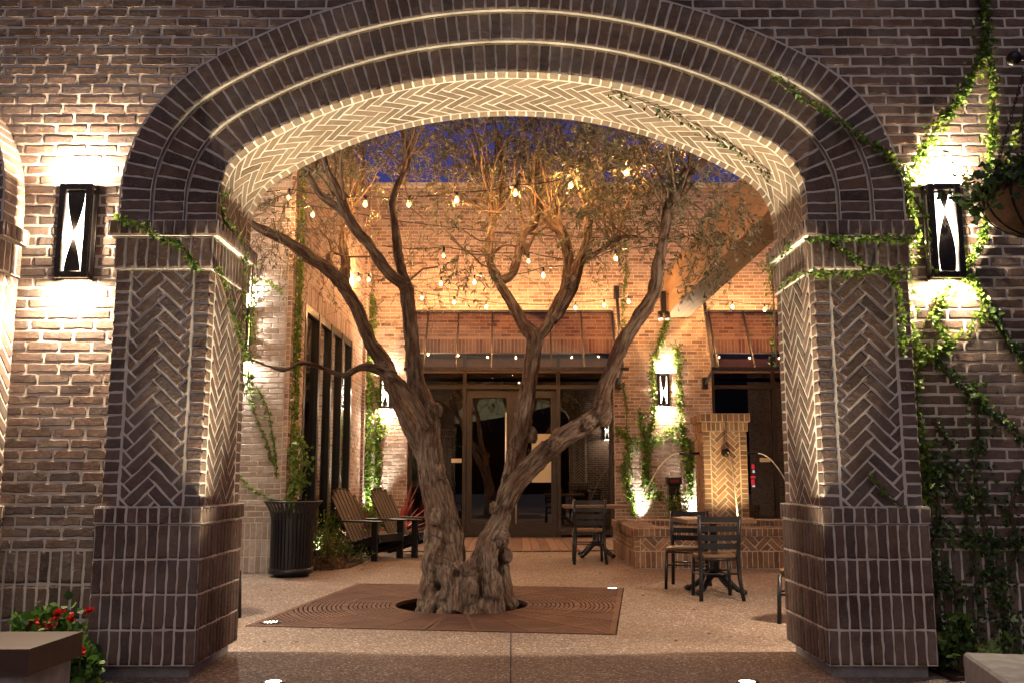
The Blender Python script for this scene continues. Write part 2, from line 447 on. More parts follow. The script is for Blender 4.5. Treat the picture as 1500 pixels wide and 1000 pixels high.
# plane maps (right-handed with h outwards)
def fY(Y): return lambda u, v, h: np.stack([u, np.full_like(u, Y) - h, v], 1)            # faces -Y (camera)
def bY(Y): return lambda u, v, h: np.stack([-u, np.full_like(u, Y) + h, v], 1)           # faces +Y (u = -x)
def pX(X): return lambda u, v, h: np.stack([np.full_like(u, X) + h, u, v], 1)            # faces +X (u = y)
def nX(X): return lambda u, v, h: np.stack([np.full_like(u, X) - h, -u, v], 1)           # faces -X (u = -y)
def uZ(Z): return lambda u, v, h: np.stack([u, v, np.full_like(u, Z) + h], 1)
def box_faces(mb, x0, x1, y0, y1, z0, z1, pat, faces='FRLB', **kw):
    for f in faces:
        m, a, b = {'F': (fY(y0), x0, x1), 'B': (bY(y1), -x1, -x0), 'R': (pX(x1), y0, y1), 'L': (nX(x0), -y1, -y0)}[f]
        bricks(mb, pat(a, b, z0, z1), m, **kw)
    mb.box(x0, x1, y0, y1, z0, z1, 1)

# ------------------------------------------------------------------ arch geometry
HALF, RC, RB, CZ = 1.85, .45, 3.12, 2.868
CX = HALF - RC; SP = CX / (RB - RC); PHI = math.asin(SP); ZC = CZ - (RB - RC) * math.cos(PHI)
Z_CAP = 2.71
Y_PIER, Y_WALL, Y_REAR = 5.50, 5.75, 6.29
YR = (5.56, 5.53, 5.50)          # faces of the three rings, inner to outer
def arch_pts(off):
    a = []
    for z in np.linspace(Z_CAP, CZ, 5)[:-1]: a.append((HALF + off, z, 1, 0))
    for t in np.linspace(0, pi / 2 - PHI, 26)[:-1]: a.append((CX + (RC + off) * math.cos(t), CZ + (RC + off) * math.sin(t), math.cos(t), math.sin(t)))
    for t in np.linspace(pi / 2 - PHI, pi / 2, 40): a.append(((RB + off) * math.cos(t), ZC + (RB + off) * math.sin(t), math.cos(t), math.sin(t)))
    L = [(-x, z, -nx, nz) for x, z, nx, nz in a]; R = [(x, z, nx, nz) for x, z, nx, nz in a[:-1][::-1]]
    A = np.array(L + R); d = np.hypot(np.diff(A[:, 0]), np.diff(A[:, 1])); s = np.concatenate([[0], np.cumsum(d)])
    return s, A
def arch_half(z, off):
    """half width of the outline at height z (None above the crown)"""
    if z <= CZ: return HALF + off
    t = z - CZ
    if t <= (RC + off) * math.cos(PHI): return CX + math.sqrt(max(0, (RC + off) ** 2 - t * t))
    t = z - ZC
    return math.sqrt((RB + off) ** 2 - t * t) if t < RB + off else None
def ring_map(off, Y):
    s, A = arch_pts(off)
    def f(u, v, h):
        P = [np.interp(u, s, A[:, i]) for i in range(4)]; l = np.hypot(P[2], P[3])
        return np.stack([P[0] + P[2] / l * v, np.full_like(u, Y) - h, P[1] + P[3] / l * v], 1)
    return f, s
def barrel_map(off, sign):      # u along the arch, v = depth; h inwards (sign -1) or outwards (+1)
    s, A = arch_pts(off)
    def f(u, v, h):
        P = [np.interp(u, s, A[:, i]) for i in range(4)]; l = np.hypot(P[2], P[3])
        return np.stack([P[0] + sign * P[2] / l * h, v, P[1] + sign * P[3] / l * h], 1)
    return f, s

def make_pier(parent, sgn, ox):
    x0, x1 = (1.853, 2.43) if sgn > 0 else (-2.43, -1.853)
    y0, y1 = Y_PIER, Y_REAR - .01
    mb = MB()
    def shaft_pat(a, b, z0, z1):
        e = .093
        n = round((z1 - z0) / .0677); c = (z1 - z0) / n; out = []
        for i in range(n):
            out.append(rect(a - .006, a + e, z0 + i * c, z0 + (i + 1) * c)); out.append(rect(b - e, b + .006, z0 + i * c, z0 + (i + 1) * c))
        return out + herring(a + e + .006, b - e - .006, z0, z1)
    box_faces(mb, x0, x1, y0, y1, .97, 2.40, shaft_pat)
    pier = mb.build('pier', [BR_DARK, MORT], parent)
    mb = MB()
    g = lambda a, b, z0, z1: grid_polys(a - .003, b + .003, z0, z1, .0655, .2135)
    box_faces(mb, x0 - .022, x1 + .022, y0 - .022, y1 + .02, .07, .87, g, hb=.006)
    box_faces(mb, x0 - .030, x1 + .030, y0 - .030, y1 + .028, .874, .972, lambda a, b, z0, z1: grid_polys(a - .003, b + .003, z0, z1, .0655, .1), hb=.006)
    mb.box(x0 + .02, x1 - .02, y0 + .02, y1 - .02, 0, .07, 2)
    mb.build('pier_base', [BR_DARK, MORT, M_CONC], pier)
    mb = MB()
    box_faces(mb, x0 - .012, x1 + .012, y0 - .014, y1 + .012, 2.404, 2.607, lambda a, b, z0, z1: grid_polys(a, b, z0, z1, .0655, .2))
    box_faces(mb, x0 - .05, x1 + .045, y0 - .03, y1 + .04, 2.612, Z_CAP, lambda a, b, z0, z1: grid_polys(a, b, z0, z1, .0675, .1), hb=.01)
    mb.build('pier_cap', [BR_DARK, MORT], pier)
    return pier

def make_archway(label, ox):
    root = thing('brick_archway', label, 'archway', (ox, 0, 0))
    make_pier(root, -1, 0); make_pier(root, 1, 0)
    for k in range(3):
        mb = MB(); off = k * .198; f, s = ring_map(off, YR[k]); S = s[-1]
        n = round(S / (.0677 if k == 0 else .0677)); a = S / n
        # brick pitch measured at mid depth of each ring: straight legs stay regular
        bricks(mb, [rect(i * a, (i + 1) * a, 0, .191) for i in range(n)], f, hb=.004, det=.05, joint=.0115)
        uu = np.linspace(0, S, 150)
        sheet(mb, uu, [-.0, .198], f)
        if k:                                       # underside of the step
            g, s2 = barrel_map(off, -1); sheet(mb, np.linspace(0, s2[-1], 150), [YR[k], YR[k - 1] + .004], g, flip=True, mi=2)
        if k == 2:
            g, s2 = barrel_map(off + .191, 1); S2 = s2[-1]; n = round(S2 / .0677); a = S2 / n
            bricks(mb, [rect(i * a, (i + 1) * a, Y_PIER - .002, Y_WALL + .01) for i in range(n)], g)
            sheet(mb, np.linspace(0, S2, 150), [Y_PIER, Y_WALL + .02], g)
        mb.build('arch_ring', [BR_DARK, MORT, LEDGE], root)
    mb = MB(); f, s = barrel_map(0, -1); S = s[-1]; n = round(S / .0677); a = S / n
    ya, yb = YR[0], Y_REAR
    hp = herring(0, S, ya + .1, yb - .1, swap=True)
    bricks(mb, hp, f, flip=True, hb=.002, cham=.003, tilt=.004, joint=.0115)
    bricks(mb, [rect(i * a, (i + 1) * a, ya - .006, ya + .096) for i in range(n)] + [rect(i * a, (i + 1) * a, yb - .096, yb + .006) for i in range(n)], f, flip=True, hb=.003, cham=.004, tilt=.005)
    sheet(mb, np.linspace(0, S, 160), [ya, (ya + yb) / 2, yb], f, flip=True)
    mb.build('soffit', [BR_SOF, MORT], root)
    return root
make_archway('wide dark brick archway with herringbone soffit framing the courtyard tree', 0)
OX2 = -5.60
make_archway('second brick archway at the left edge, only its lit right side showing', OX2)

# ------------------------------------------------------------------ facade wall around the arches
def front_iv(z):
    iv = []; lo, hi = -8.4, 5.2; cuts = []
    for cx in (OX2, 0):
        w = arch_half(z, .5)
        if w: cuts.append((cx - w, cx + w))
    x = lo
    for a, b in sorted(cuts): iv.append((x, a)); x = b
    iv.append((x, hi)); return iv
WT = 6.0
mb = MB()
sold = []
for z0 in (.075, .285, .495):
    for p, q in front_iv(.3): sold += grid_polys(p, q, z0, z0 + .21, .0672, .21)
bricks(mb, sold + running(-8.4, 5.2, .705, 5.0, front_iv), fY(Y_WALL), joint=.014, hb=.0045, cham=.006)
xs = sorted(set([-8.4, 5.2] + [c + s_ * w for c in (OX2, 0) for s_ in (-1, 1) for w in np.linspace(0, HALF + .45, 40)]))
def bot(x):
    for c in (OX2, 0):
        d = abs(x - c)
        if d <= HALF + .45 + 1e-6:
            lo, hi = CZ, ZC + RB + .45
            if d >= HALF + .449: return 0.0
            for _ in range(40):
                m = (lo + hi) / 2; w = arch_half(m, .45)
                if w is None or w < d: hi = m
                else: lo = m
            return hi
    return 0.0
def wallsheet(mb, Y, flip, mi):
    for i in range(len(xs) - 1):
        a, b = xs[i], xs[i + 1]
        za, zb = bot(a), bot(b)
        mid = bot((a + b) / 2)
        if mid == 0: za = zb = 0
        else:
            if za == 0: za = CZ
            if zb == 0: zb = CZ
        f = [0, 1, 2, 3]
        mb.add([(a, Y, za), (b, Y, zb), (b, Y, WT), (a, Y, WT)], [f[::-1] if flip else f], mi)
wallsheet(mb, Y_WALL, False, 1); wallsheet(mb, Y_REAR, True, 1)
rear_iv = lambda z: [(-b, -a) for a, b in front_iv(z)[::-1]]
bricks(mb, running(-5.2, 8.4, 0, 4.6, rear_iv), bY(Y_REAR), det=0)
mb.box(-8.4, 5.2, Y_WALL, Y_REAR, WT, WT + .1, 1)
mb.add([(-8.4, Y_WALL, 0), (-8.4, Y_REAR, 0), (-8.4, Y_REAR, WT), (-8.4, Y_WALL, WT)], [[0, 3, 2, 1]], 1)
mb.add([(5.2, Y_WALL, 0), (5.2, Y_REAR, 0), (5.2, Y_REAR, WT), (5.2, Y_WALL, WT)], [[0, 1, 2, 3]], 1)
tag(mb.build('brick_wall', [BR_DARK, MORT]), 'dark brown brick facade wall the wide arch stands against', 'wall')

# ------------------------------------------------------------------ ground, grate, deck
GC = Vector((-.455, 8.56)); GA = math.atan2(-.40, 2.86); GS = 1.435
def gpt(a, b): return (GC.x + a * math.cos(GA) - b * math.sin(GA), GC.y + a * math.sin(GA) + b * math.cos(GA))
mb = MB()
q = [gpt(-GS, -GS), gpt(GS, -GS), gpt(GS, GS), gpt(-GS, GS)]; Q = [(-60, -25), (60, -25), (60, 120), (-60, 120)]
for i in range(4):
    j = (i + 1) % 4
    mb.add([(*Q[i], 0), (*Q[j], 0), (*q[j], 0), (*q[i], 0)], [[0, 1, 2, 3]])
    mb.add([(*q[i], 0), (*q[j], 0), (*q[j], -.25), (*q[i], -.25)], [[0, 1, 2, 3]])
o = mb.build('paving', M_GROUND); o['kind'] = 'structure'
mb = MB(); mb.add([(*gpt(-GS, -GS), -.16), (*gpt(GS, -GS), -.16), (*gpt(GS, GS), -.16), (*gpt(-GS, GS), -.16)], [[0, 1, 2, 3]])
o = mb.build('tree_pit_soil', M_SOIL); o['kind'] = 'structure'
mb = MB()                                            # saw-cut joints in the paving
mb.box(-.012, -.004, -3, 7.08, .0005, .003, 0); mb.box(-.066, -.058, 9.95, 14.3, .0005, .003, 0)
o = mb.build('paving_joint', m_plain('joint_dark', (.03, .022, .018), (.05, .035, .03), 9, .95)); o['kind'] = 'structure'  # plain dark colour of the joint lines
# grate: two halves of concentric bars and ribs
gr = thing('tree_grate', 'square rusty iron tree grate with concentric slots around the olive trunk', 'tree grate', (GC.x, GC.y, 0), GA)
for half in (0, 1):
    mb = MB(); RH = .60; G = GS - .01
    def inside(x, y): return abs(x) < G and abs(y) < G
    def arcbar(r0, r1, solid=False):
        n = 220; prev = None
        a0 = -pi / 2 + .004 if half else pi / 2 + .004; a1 = a0 + pi - .012 if True else 0
        for i in range(n + 1):
            t = a0 + (a1 - a0) * i / n; c, s_ = math.cos(t), math.sin(t)
            def cl(r):
                m = G / max(abs(c), abs(s_)); return min(r, m)
            ra, rb = cl(r0), cl(r1)
            cur = None if rb - ra < .002 else [(ra * c, ra * s_, .004), (rb * c, rb * s_, .004), (rb * c, rb * s_, -.03), (ra * c, ra * s_, -.03)]
            if prev and cur: mb.add(prev + cur, [[0, 1, 5, 4], [1, 2, 6, 5], [3, 0, 4, 7]], 0, False)
            prev = cur
    r = RH; arcbar(r, r + .045); r += .057; k = 0
    while r < G * 1.42:
        w = .028
        if k in (9, 20, 33): w = .055
        arcbar(r, r + w); r += w + .0125; k += 1
    for i in range(13):                               # radial ribs
        t = (-pi / 2 if half else pi / 2) + pi * (i / 12); c, s_ = math.cos(t), math.sin(t)
        if i in (0, 12): t2 = t + (.02 if i == 0 else -.02); c, s_ = math.cos(t2), math.sin(t2)
        m = G / max(abs(c), abs(s_)) - .002
        mb.bar((RH * c, RH * s_, -.0115), (m * c, m * s_, -.0115), .022 if i % 3 else .035, .035)
    x0, x1 = (.0, G) if half else (-G, 0)             # rim
    e = .045
    mb.box(x0 + .004, x1 - .004, -G, -G + e, -.03, .0065); mb.box(x0 + .004, x1 - .004, G - e, G, -.03, .0065)
    xe = G if half else -G; mb.box(min(xe, xe - (e if half else -e)), max(xe, xe - (e if half else -e)), -G + e, G - e, -.03, .0065)
    mb.build('grate_half', M_RUST, gr)
# deck in front of the storefront
mb = MB(); x = -2.75
while x < 3.2:
    # front edge follows a shallow curve
    yf = 14.35 + .10 * max(0, x) ** 1.6 + .05 * random.random() * 0
    mb.box(x, x + .138, yf, 17.48, .004, .022, 0, bev=.003); x += .146
o = mb.build('deck', M_DECK); o['kind'] = 'structure'

# ------------------------------------------------------------------ courtyard building at the back
YB = 17.5; HB = 6.8
bb = thing('brick_building', 'two storey brick building at the back with glass doors under a canopy', 'building', (0, YB, 0))
D0, D1 = -1.99, 1.95; W0, W1 = 3.83, 6.4; HT = 3.50
def back_iv(z):
    return [(-2.8, D0), (D1, W0), (W1, 7.5)] if z < HT else [(-2.8, 7.5)]
def back_iv2(z):
    if z < HT: return back_iv(z)
    if z < HT + .28: return [(-2.8, D0 - .07), (D1 + .07, W0 - .07), (W1 + .07, 7.5)]
    return [(-2.8, 7.5)]
mb = MB()
pol = running(-2.8, 7.5, 0, HB, back_iv2)
for a, b in ((D0 - .07, D1 + .07), (W0 - .07, W1 + .07)): pol += grid_polys(a, b, HT, HT + .27, .068, .27)
bricks(mb, pol, fY(YB), joint=.014, hb=.007, det=0, cham=.006)
f = fY(YB)
for a, b, c, d in ((-2.8, D0, 0, HT), (D1, W0, 0, HT), (W1, 7.5, 0, HT), (-2.8, 7.5, HT, HB)): sheet(mb, [a, b], [c, d], f)
for X, sg in ((D0, 1), (D1, -1), (W0, 1), (W1, -1)):    # jambs
    if sg > 0: bricks(mb, grid_polys(YB, YB + .2, 0, HT, .2, .0677), pX(X), det=0); sheet(mb, [YB, YB + .2], [0, HT], pX(X))
    else: bricks(mb, grid_polys(-YB - .2, -YB, 0, HT, .2, .0677), nX(X), det=0); sheet(mb, [-YB - .2, -YB], [0, HT], nX(X))
for a, b in ((D0, D1), (W0, W1)): mb.add([(a, YB, HT), (b, YB, HT), (b, YB + .2, HT), (a, YB + .2, HT)], [[0, 3, 2, 1]], 1)
mb.box(-2.9, 7.5, YB - .05, YB + .35, HB, HB + .09, 1)
mb.build('wall', [BR_BACK, MORT_B], bb, (0, YB, 0))
YG = YB + .17
def storefront(x0, x1, verts, hz, name='storefront_frame'):
    fb = MB()
    for x in verts: fb.box(x - .035, x + .035, YG - .05, YG + .05, 0, HT - .002, 0)
    for z in hz:
        xs_ = sorted(verts)
        for a, b in zip(xs_, xs_[1:]): fb.box(a + .035, b - .035, YG - .045, YG + .045, z - .035, z + .035, 0)
    o = fb.build(name, M_FRAME, bb, (0, YB, 0))
    pb = MB(); pb.box(min(verts) + .036, max(verts) - .036, YG - .03, YG - .008, 3.13, HT - .09); pb.build('fascia_panel', M_FASCIA, o, (0, YB, 0))
    gb = MB(); gb.add([(x0 + .03, YG + .01, .05), (x1 - .03, YG + .01, .05), (x1 - .03, YG + .01, HT - .05), (x0 + .03, YG + .01, HT - .05)], [[0, 1, 2, 3]])
    gb.build('glass', M_GLASS, o, (0, YB, 0)); return o
storefront(D0, D1, [D0 + .045, -.915, .895, D1 - .045], [.1, 2.86, HT - .05])
storefront(W0, W1, [W0 + .045, 5.05, W1 - .045], [.1, 2.86, HT - .05])
for sgn in (-1, 1):
    db = MB(); a, b = (-.868, -.003) if sgn < 0 else (.003, .848)
    y0, y1 = YG - .07, YG - .004
    db.box(a, a + .10, y0, y1, .02, 2.77); db.box(b - .10, b, y0, y1, .02, 2.77)
    db.box(a + .1, b - .1, y0, y1, .02, .28); db.box(a + .1, b - .1, y0, y1, 2.65, 2.77)
    d = db.build('door', M_FRAME, bb, (0, YB, 0))
    hbm = MB(); hx = -.115 if sgn < 0 else .075
    hbm.tube([(hx, y0 - .06, .26 if sgn > 0 else .35), (hx, y0 - .06, 2.36)], .018, 10)
    for z in (.5, 2.05): hbm.tube([(hx, y0 - .06, z), (hx, y0 + .01, z)], .012, 8)
    hbm.build('door_handle', M_STEEL, d, (0, YB, 0))
# dark interior behind the glass
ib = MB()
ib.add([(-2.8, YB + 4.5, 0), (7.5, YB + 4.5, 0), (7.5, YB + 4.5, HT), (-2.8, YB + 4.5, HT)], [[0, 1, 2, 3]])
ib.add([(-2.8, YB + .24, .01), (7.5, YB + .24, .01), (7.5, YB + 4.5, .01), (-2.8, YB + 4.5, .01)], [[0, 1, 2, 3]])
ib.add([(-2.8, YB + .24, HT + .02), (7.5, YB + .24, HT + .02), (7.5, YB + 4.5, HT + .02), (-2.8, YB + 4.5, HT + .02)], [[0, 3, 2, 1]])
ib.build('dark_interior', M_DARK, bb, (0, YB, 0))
# paper notice on the right door
nb = MB(); p0 = at(779, 706, YG - .075); p1 = at(807, 635, YG - .075)
nb.box(p0[0], p1[0], YG - .079, YG - .076, p0[2], p1[2])
note = nb.build('paper_notice', M_PAPER); tag(note, 'pale yellow paper notice taped to the right glass door', 'notice')
for i, (txt, v) in enumerate((('CES ARE', 661), ('ER', 666), ('INTER', 671))):
    cu = bpy.data.curves.new('lettering', 'FONT'); cu.body = txt; cu.size = .075; cu.align_x = 'CENTER'
    to = bpy.data.objects.new('lettering', cu); COL.objects.link(to)
    dg = bpy.context.evaluated_depsgraph_get(); me = bpy.data.meshes.new_from_object(to.evaluated_get(dg)); bpy.data.objects.remove(to)
    me.materials.clear(); me.materials.append(M_INK)
    lo = bpy.data.objects.new('lettering', me); link(lo, note); w = at(784, v, YG - .0805); lo.location = w; lo.rotation_euler = (pi / 2, 0, 0)
# small notice stuck to the left side pane
nb = MB(); p0 = at(661, 677, YG - .03); p1 = at(676, 671, YG - .03); nb.box(p0[0], p1[0], YG - .006, YG - .003, p0[2], p1[2])
tag(nb.build('window_sticker', M_PAPER), 'narrow yellowish sticker on the left side pane by the door', 'sticker')
nb = MB(); p0 = at(1113, 676, YG); p1 = at(1128, 670, YG); nb.box(p0[0], p1[0], YG - .006, YG - .003, p0[2], p1[2])
tag(nb.build('window_sticker', M_PAPER), 'narrow yellowish sticker on the far right window beside the fountain', 'sticker')
# red neon sign seen through the right window
t = thing('neon_sign', 'small red and white lit sign behind the right window', 'sign', at(1103, 690, YB + .6))
for k, (du, v, m, w, h) in enumerate(((0, 683, M_RED, .05, .10), (1, 690, M_NEONW, .04, .05), (0, 698, M_RED, .09, .05), (0, 706, M_RED, .06, .12), (1, 711, M_NEONW, .05, .04))):
    b = MB(); b.box(-w / 2, w / 2, -.01, .01, -h / 2, h / 2); o = b.build('lit_panel', m, t); P = at(1103 + du, v, YB + .6); L = t.location; o.location = (P[0] - L.x, 0, P[2] - L.z)

# ------------------------------------------------------------------ left building
XL = -2.8; YA = 11.2
lb = thing('brick_building', 'brick wing on the left with a row of tall dark framed windows', 'building', (XL, YA, 0))
wy0, wy1, wz0, wz1 = 12.2, 15.9, .05, 3.48
def left_iv(z):
    if z < wz1: return [(YA, wy0), (wy1, YB)]
    if z < wz1 + .28: return [(YA, wy0 - .07), (wy1 + .07, YB)]
    return [(YA, YB)]
mb = MB()
bricks(mb, running(YA, YB, 0, HB, left_iv) + grid_polys(wy0 - .07, wy1 + .07, wz1, wz1 + .27, .068, .27), pX(XL), joint=.014, hb=.007, det=0)
for a, b, c, d in ((YA, wy0, 0, wz1), (wy1, YB, 0, wz1), (YA, YB, wz1, HB)): sheet(mb, [a, b], [c, d], pX(XL))
fA = fY(YA); PALE = dict(mi=2)
so = []
for z0 in (0, .2, .4): so += grid_polys(-5.4, XL, z0, z0 + .2, .0677, .2)
bricks(mb, so + running(-5.4, XL + .004, .6, HB), fA, joint=.012, hb=.006, mi=2)
sheet(mb, [-5.4, XL], [0, HB], fA)
# window reveals
bricks(mb, grid_polys(-XL - .0, -XL + .0 + .16, 0, wz1, .16, .0677), bY(wy0), det=0)
mb.add([(XL, wy0, 0), (XL - .2, wy0, 0), (XL - .2, wy0, wz1), (XL, wy0, wz1)], [[0, 1, 2, 3]], 1)
mb.add([(XL, wy1, 0), (XL - .2, wy1, 0), (XL - .2, wy1, wz1), (XL, wy1, wz1)], [[3, 2, 1, 0]], 1)
mb.add([(XL, wy0, wz1), (XL - .2, wy0, wz1), (XL - .2, wy1, wz1), (XL, wy1, wz1)], [[0, 1, 2, 3]], 1)
# shallow pilasters either side of the windows
for y0, y1 in ((YA + .004, YA + .30), (YB - .5, YB - .1)):
    box_faces(mb, XL + .0, XL + .06, y0, y1, 0, 5.6, lambda a, b, z0, z1: grid_polys(a, b, z0, z1, .15, .0677), 'FR', det=0)
mb.build('wall', [BR_BACK, MORT_B, BR_PALE], lb, (XL, YA, 0))
fb = MB(); nW = 4
ys = np.linspace(wy0 + .06, wy1 - .06, nW + 1)
for y in ys: fb.box(XL - .10, XL + .01, y - .055, y + .055, wz0, wz1 - .004)
for y in ys[:-1]: fb.box(XL - .09, XL, y + .055, y + (ys[1] - ys[0]) - .055, wz1 - .11, wz1 - .004); fb.box(XL - .09, XL, y + .055, y + (ys[1] - ys[0]) - .055, wz0, wz0 + .1)
wf = fb.build('window_frame', M_BLACK, lb, (XL, YA, 0))
for a, b in zip(ys, ys[1:]):
    g = MB(); g.add([(XL - .05, a + .05, wz0 + .1), (XL - .05, b - .05, wz0 + .1), (XL - .05, b - .05, wz1 - .1), (XL - .05, a + .05, wz1 - .1)], [[0, 1, 2, 3]])
    g.build('pane', M_GLASSL, wf, (XL, YA, 0))
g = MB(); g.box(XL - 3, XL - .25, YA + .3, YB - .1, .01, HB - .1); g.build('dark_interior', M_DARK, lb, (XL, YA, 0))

# right hand courtyard wall (side on, behind the arch pier)
mb = MB(); bricks(mb, running(-YB, -Y_REAR - .02, 0, 6.0), nX(7.5), det=0); sheet(mb, [-YB, -Y_REAR - .02], [0, 6.0], nX(7.5))
tag(mb.build('brick_wall', [BR_BACK, MORT_B]), 'plain brick side wall closing the courtyard on the right', 'wall')

# ------------------------------------------------------------------ canopies
def canopy(x0, x1, label, left_rod, right_rod, ribs):
    zt, zb, yo = 4.30, 3.098, 16.72
    t = thing('glass_canopy', label, 'canopy', ((x0 + x1) / 2, YB, zb), 0, 'glass canopies on the back wall')
    O = ((x0 + x1) / 2, YB, zb)
    b = MB(); b.bar((x0 - .02, yo, zb), (x1 + .02, yo, zb), .07, .07); b.bar((x0, YB - .03, zt), (x1, YB - .03, zt), .06, .06)
    for x in (x0, x1):
        b.bar((x, YB - .03, zt), (x, yo, zb), .035, .05)
    b.build('frame', M_BRONZE, t, O)
    for x in ribs:
        r = MB(); r.bar((x, YB - .04, zt - .005), (x, yo, zb + .01), .03, .05); r.build('rib', M_BRONZE, t, O)
    g = MB(); g.add([(x0 + .02, YB - .05, zt), (x1 - .02, YB - .05, zt), (x1 - .02, yo, zb + .03), (x0 + .02, yo, zb + .03)], [[0, 3, 2, 1]])
    g.build('glass', M_CANOPY, t, O)
    for on, x in ((left_rod, x0 - .10), (right_rod, x1 + .10)):
        if not on: continue
        r = MB(); r.bar((x, YB - .05, 4.72), (x + .0, yo - .02, zb + .02), .05, .06); r.box(x - .05, x + .05, YB - .09, YB, 4.55, 4.8)
        r.bar((x - .04, yo, zb), (x + .12, yo, zb), .06, .06); r.box(x - .06, x + .04, YB - .12, YB, zb - .3, zb - .08); r.bar((x, YB - .1, zb - .2), (x, yo + .1, zb - .02), .04, .04)
        r.build('tie_rod', M_BRONZE, t, O)
canopy(-1.85, 1.93, 'long glass canopy over the double doors', True, True, [-1.62, -1.03, -.38, .73, 1.33])
canopy(3.80, 6.5, 'shorter glass canopy over the window at right, behind the fountain', True, True, [4.47, 5.15, 5.8])

# ------------------------------------------------------------------ timber beam with spotlight
mb = MB(); mb.box(2.95, 3.42, Y_REAR + .02, YB - .03, 4.18, 4.98, 0, bev=.012)
tag(mb.build('timber_beam', M_BEAM), 'deep timber beam running back from the arch to the rear wall', 'beam')
t = thing('spotlight', 'small dark spotlight pair hanging at the far end of the timber beam', 'spotlight', (2.86, 17.0, 4.18))
b = MB(); b.box(-.05, .05, -.05, .05, .0, .42); b.build('bracket', M_BRONZE, t)
for dx in (-.07, .07):
    b = MB(); b.tube([(dx, 0, .02), (dx, -.06, -.12)], .05, 12); b.build('lamp_head', M_BRONZE, t)

# ------------------------------------------------------------------ sconces
def light(name, typ, loc, energy, color, parent=None, rot=(0, 0, 0), **kw):
    l = bpy.data.lights.new(name, typ); l.energy = energy; l.color = color
    for k, v in kw.items(): setattr(l, k, v)
    o = bpy.data.objects.new(name, l); o.location = loc; o.rotation_euler = rot; return link(o, parent)
def sconce(loc, rz, label, pw, col=(1, .80, .56), twist=1):
    """wall at local y=0, lamp projects to -y"""
    t = thing('wall_sconce', label, 'wall lamp', loc, rz, 'wall sconces')
    w, h, d = .106, .308, .075
    b = MB(); b.box(-w - .012, w + .012, -.012, 0, -h - .012, h + .012); b.build('back_plate', M_BRONZE, t)
    b = MB(); e = .042
    for s_ in (-1, 1): b.box(min(s_ * w, s_ * (w - e)), max(s_ * w, s_ * (w - e)), -d, -d + .03, -h, h, 0, None, .004)
    b.box(-w + e, w - e, -d, -d + .03, h - e, h, 0, None, .004); b.box(-w + e, w - e, -d, -d + .03, -h, -h + e, 0, None, .004)
    for s_ in (-1, 1):
        for z in (-h + .015, h - .015): b.box(min(s_ * w, s_ * (w - .014)), max(s_ * w, s_ * (w - .014)), -d + .031, -.013, z - .012, z + .012)
    for i in range(12):
        z = -h + .03 + i * (2 * h - .06) / 11
        for s_ in (-1, 1): b.sphere((s_ * (w - .008), -d - .001, z), .005, 4)
    for s_ in (-1, 1):
        for i in range(2): b.bar((-w, -.025 - .035 * i, s_ * (h - .01)), (w, -.025 - .035 * i, s_ * (h - .01)), .008, .012)
    b.build('frame', M_BRONZE, t)
    b = MB(); b.box(-w + .02, w - .02, -.022, -.016, -h + .05, h - .05); b.build('diffuser', M_SCONCE, t)
    b = MB(); n = 26; vs = []
    for i in range(n + 1):
        z = -h + e + (2 * h - 2 * e) * i / n; a = twist * (pi * i / n * .92) + .42
        hw = .058
        vs += [(hw * math.cos(a) * .95, -.055 + hw * math.sin(a) * .3, z), (-hw * math.cos(a) * .95, -.055 - hw * math.sin(a) * .3, z)]
    b.add(vs, [[2 * i, 2 * i + 1, 2 * i + 3, 2 * i + 2] for i in range(n)], 0, True); b.build('twisted_ribbon', M_BRONZE, t)
    light('lamp_glow', 'POINT', (0, -.038, 0), pw * 1.8, col, t, shadow_soft_size=.02)
    for s_, nm in ((1, 'up_light'), (-1, 'down_light')):
        light(nm, 'AREA', (0, -.065, s_ * (h + .004)), pw * (.75 if s_ > 0 else .7), col, t, (pi if s_ > 0 else 0, 0, 0), shape='RECTANGLE', size=.16, size_y=.06)
    return t
SC = 85
sconce((-2.80, Y_WALL - .008, 2.70), 0, 'large bronze wall sconce left of the arch, free of ivy', SC * 1.15)
sconce((2.775, Y_WALL - .008, 2.70), 0, 'large bronze wall sconce right of the arch with ivy on it', SC * .9, twist=-1)
sconce((2.90, YB - .006, 2.79), 0, 'sconce on the back wall above the fountain vines', SC * 1.0)
sconce((-2.42, YB - .006, 2.74), 0, 'sconce on the back wall half hidden by the left trunk', SC * 1.0)
sconce((-3.36, YA - .006, 2.90), 0, 'sconce on the left corner wall, edge just showing past the pier', SC * 1.0, (1, .90, .76))
sconce((-3.0, Y_REAR + .008, 2.6), pi, 'sconce on the courtyard side of the arch wall at left', SC * 2.1, (1, .86, .66))
sconce((3.0, Y_REAR + .008, 2.6), pi, 'sconce on the courtyard side of the arch wall at right', SC * 2.0, (1, .80, .6))

# ------------------------------------------------------------------ in-ground lights
def ground_light(loc, label, r=.045, energy=0, tilt=0, z=.004, dz=.001, spot=1.25, col=(1, .84, .58), rz=0, blend=1.0):
    t = thing('ground_light', label, 'ground light', loc, 0, 'in-ground uplights')
    b = MB(); b.lathe([(r + .022, 0), (r + .02, z + .004), (r, z + .004), (r, z)], 28); b.build('bezel', M_BRONZE, t)
    b = MB(); n = 28; b.add([(r * math.cos(2 * pi * k / n), r * math.sin(2 * pi * k / n), z + dz) for k in range(n)], [list(range(n))]); b.build('lens', M_GLOW, t)
    if energy: light('uplight', 'SPOT', (0, 0, z + .02), energy, col, t, (pi - tilt, 0, rz), spot_size=spot, spot_blend=blend, shadow_soft_size=.085)
    return t
GL = 1080
ground_light((-1.325, 5.30, 0), 'round ground light shining up beside the left pier', energy=GL, tilt=.06, z=.022)
ground_light((1.305, 5.30, 0), 'round ground light shining up beside the right pier', energy=GL, tilt=.06, z=.022)
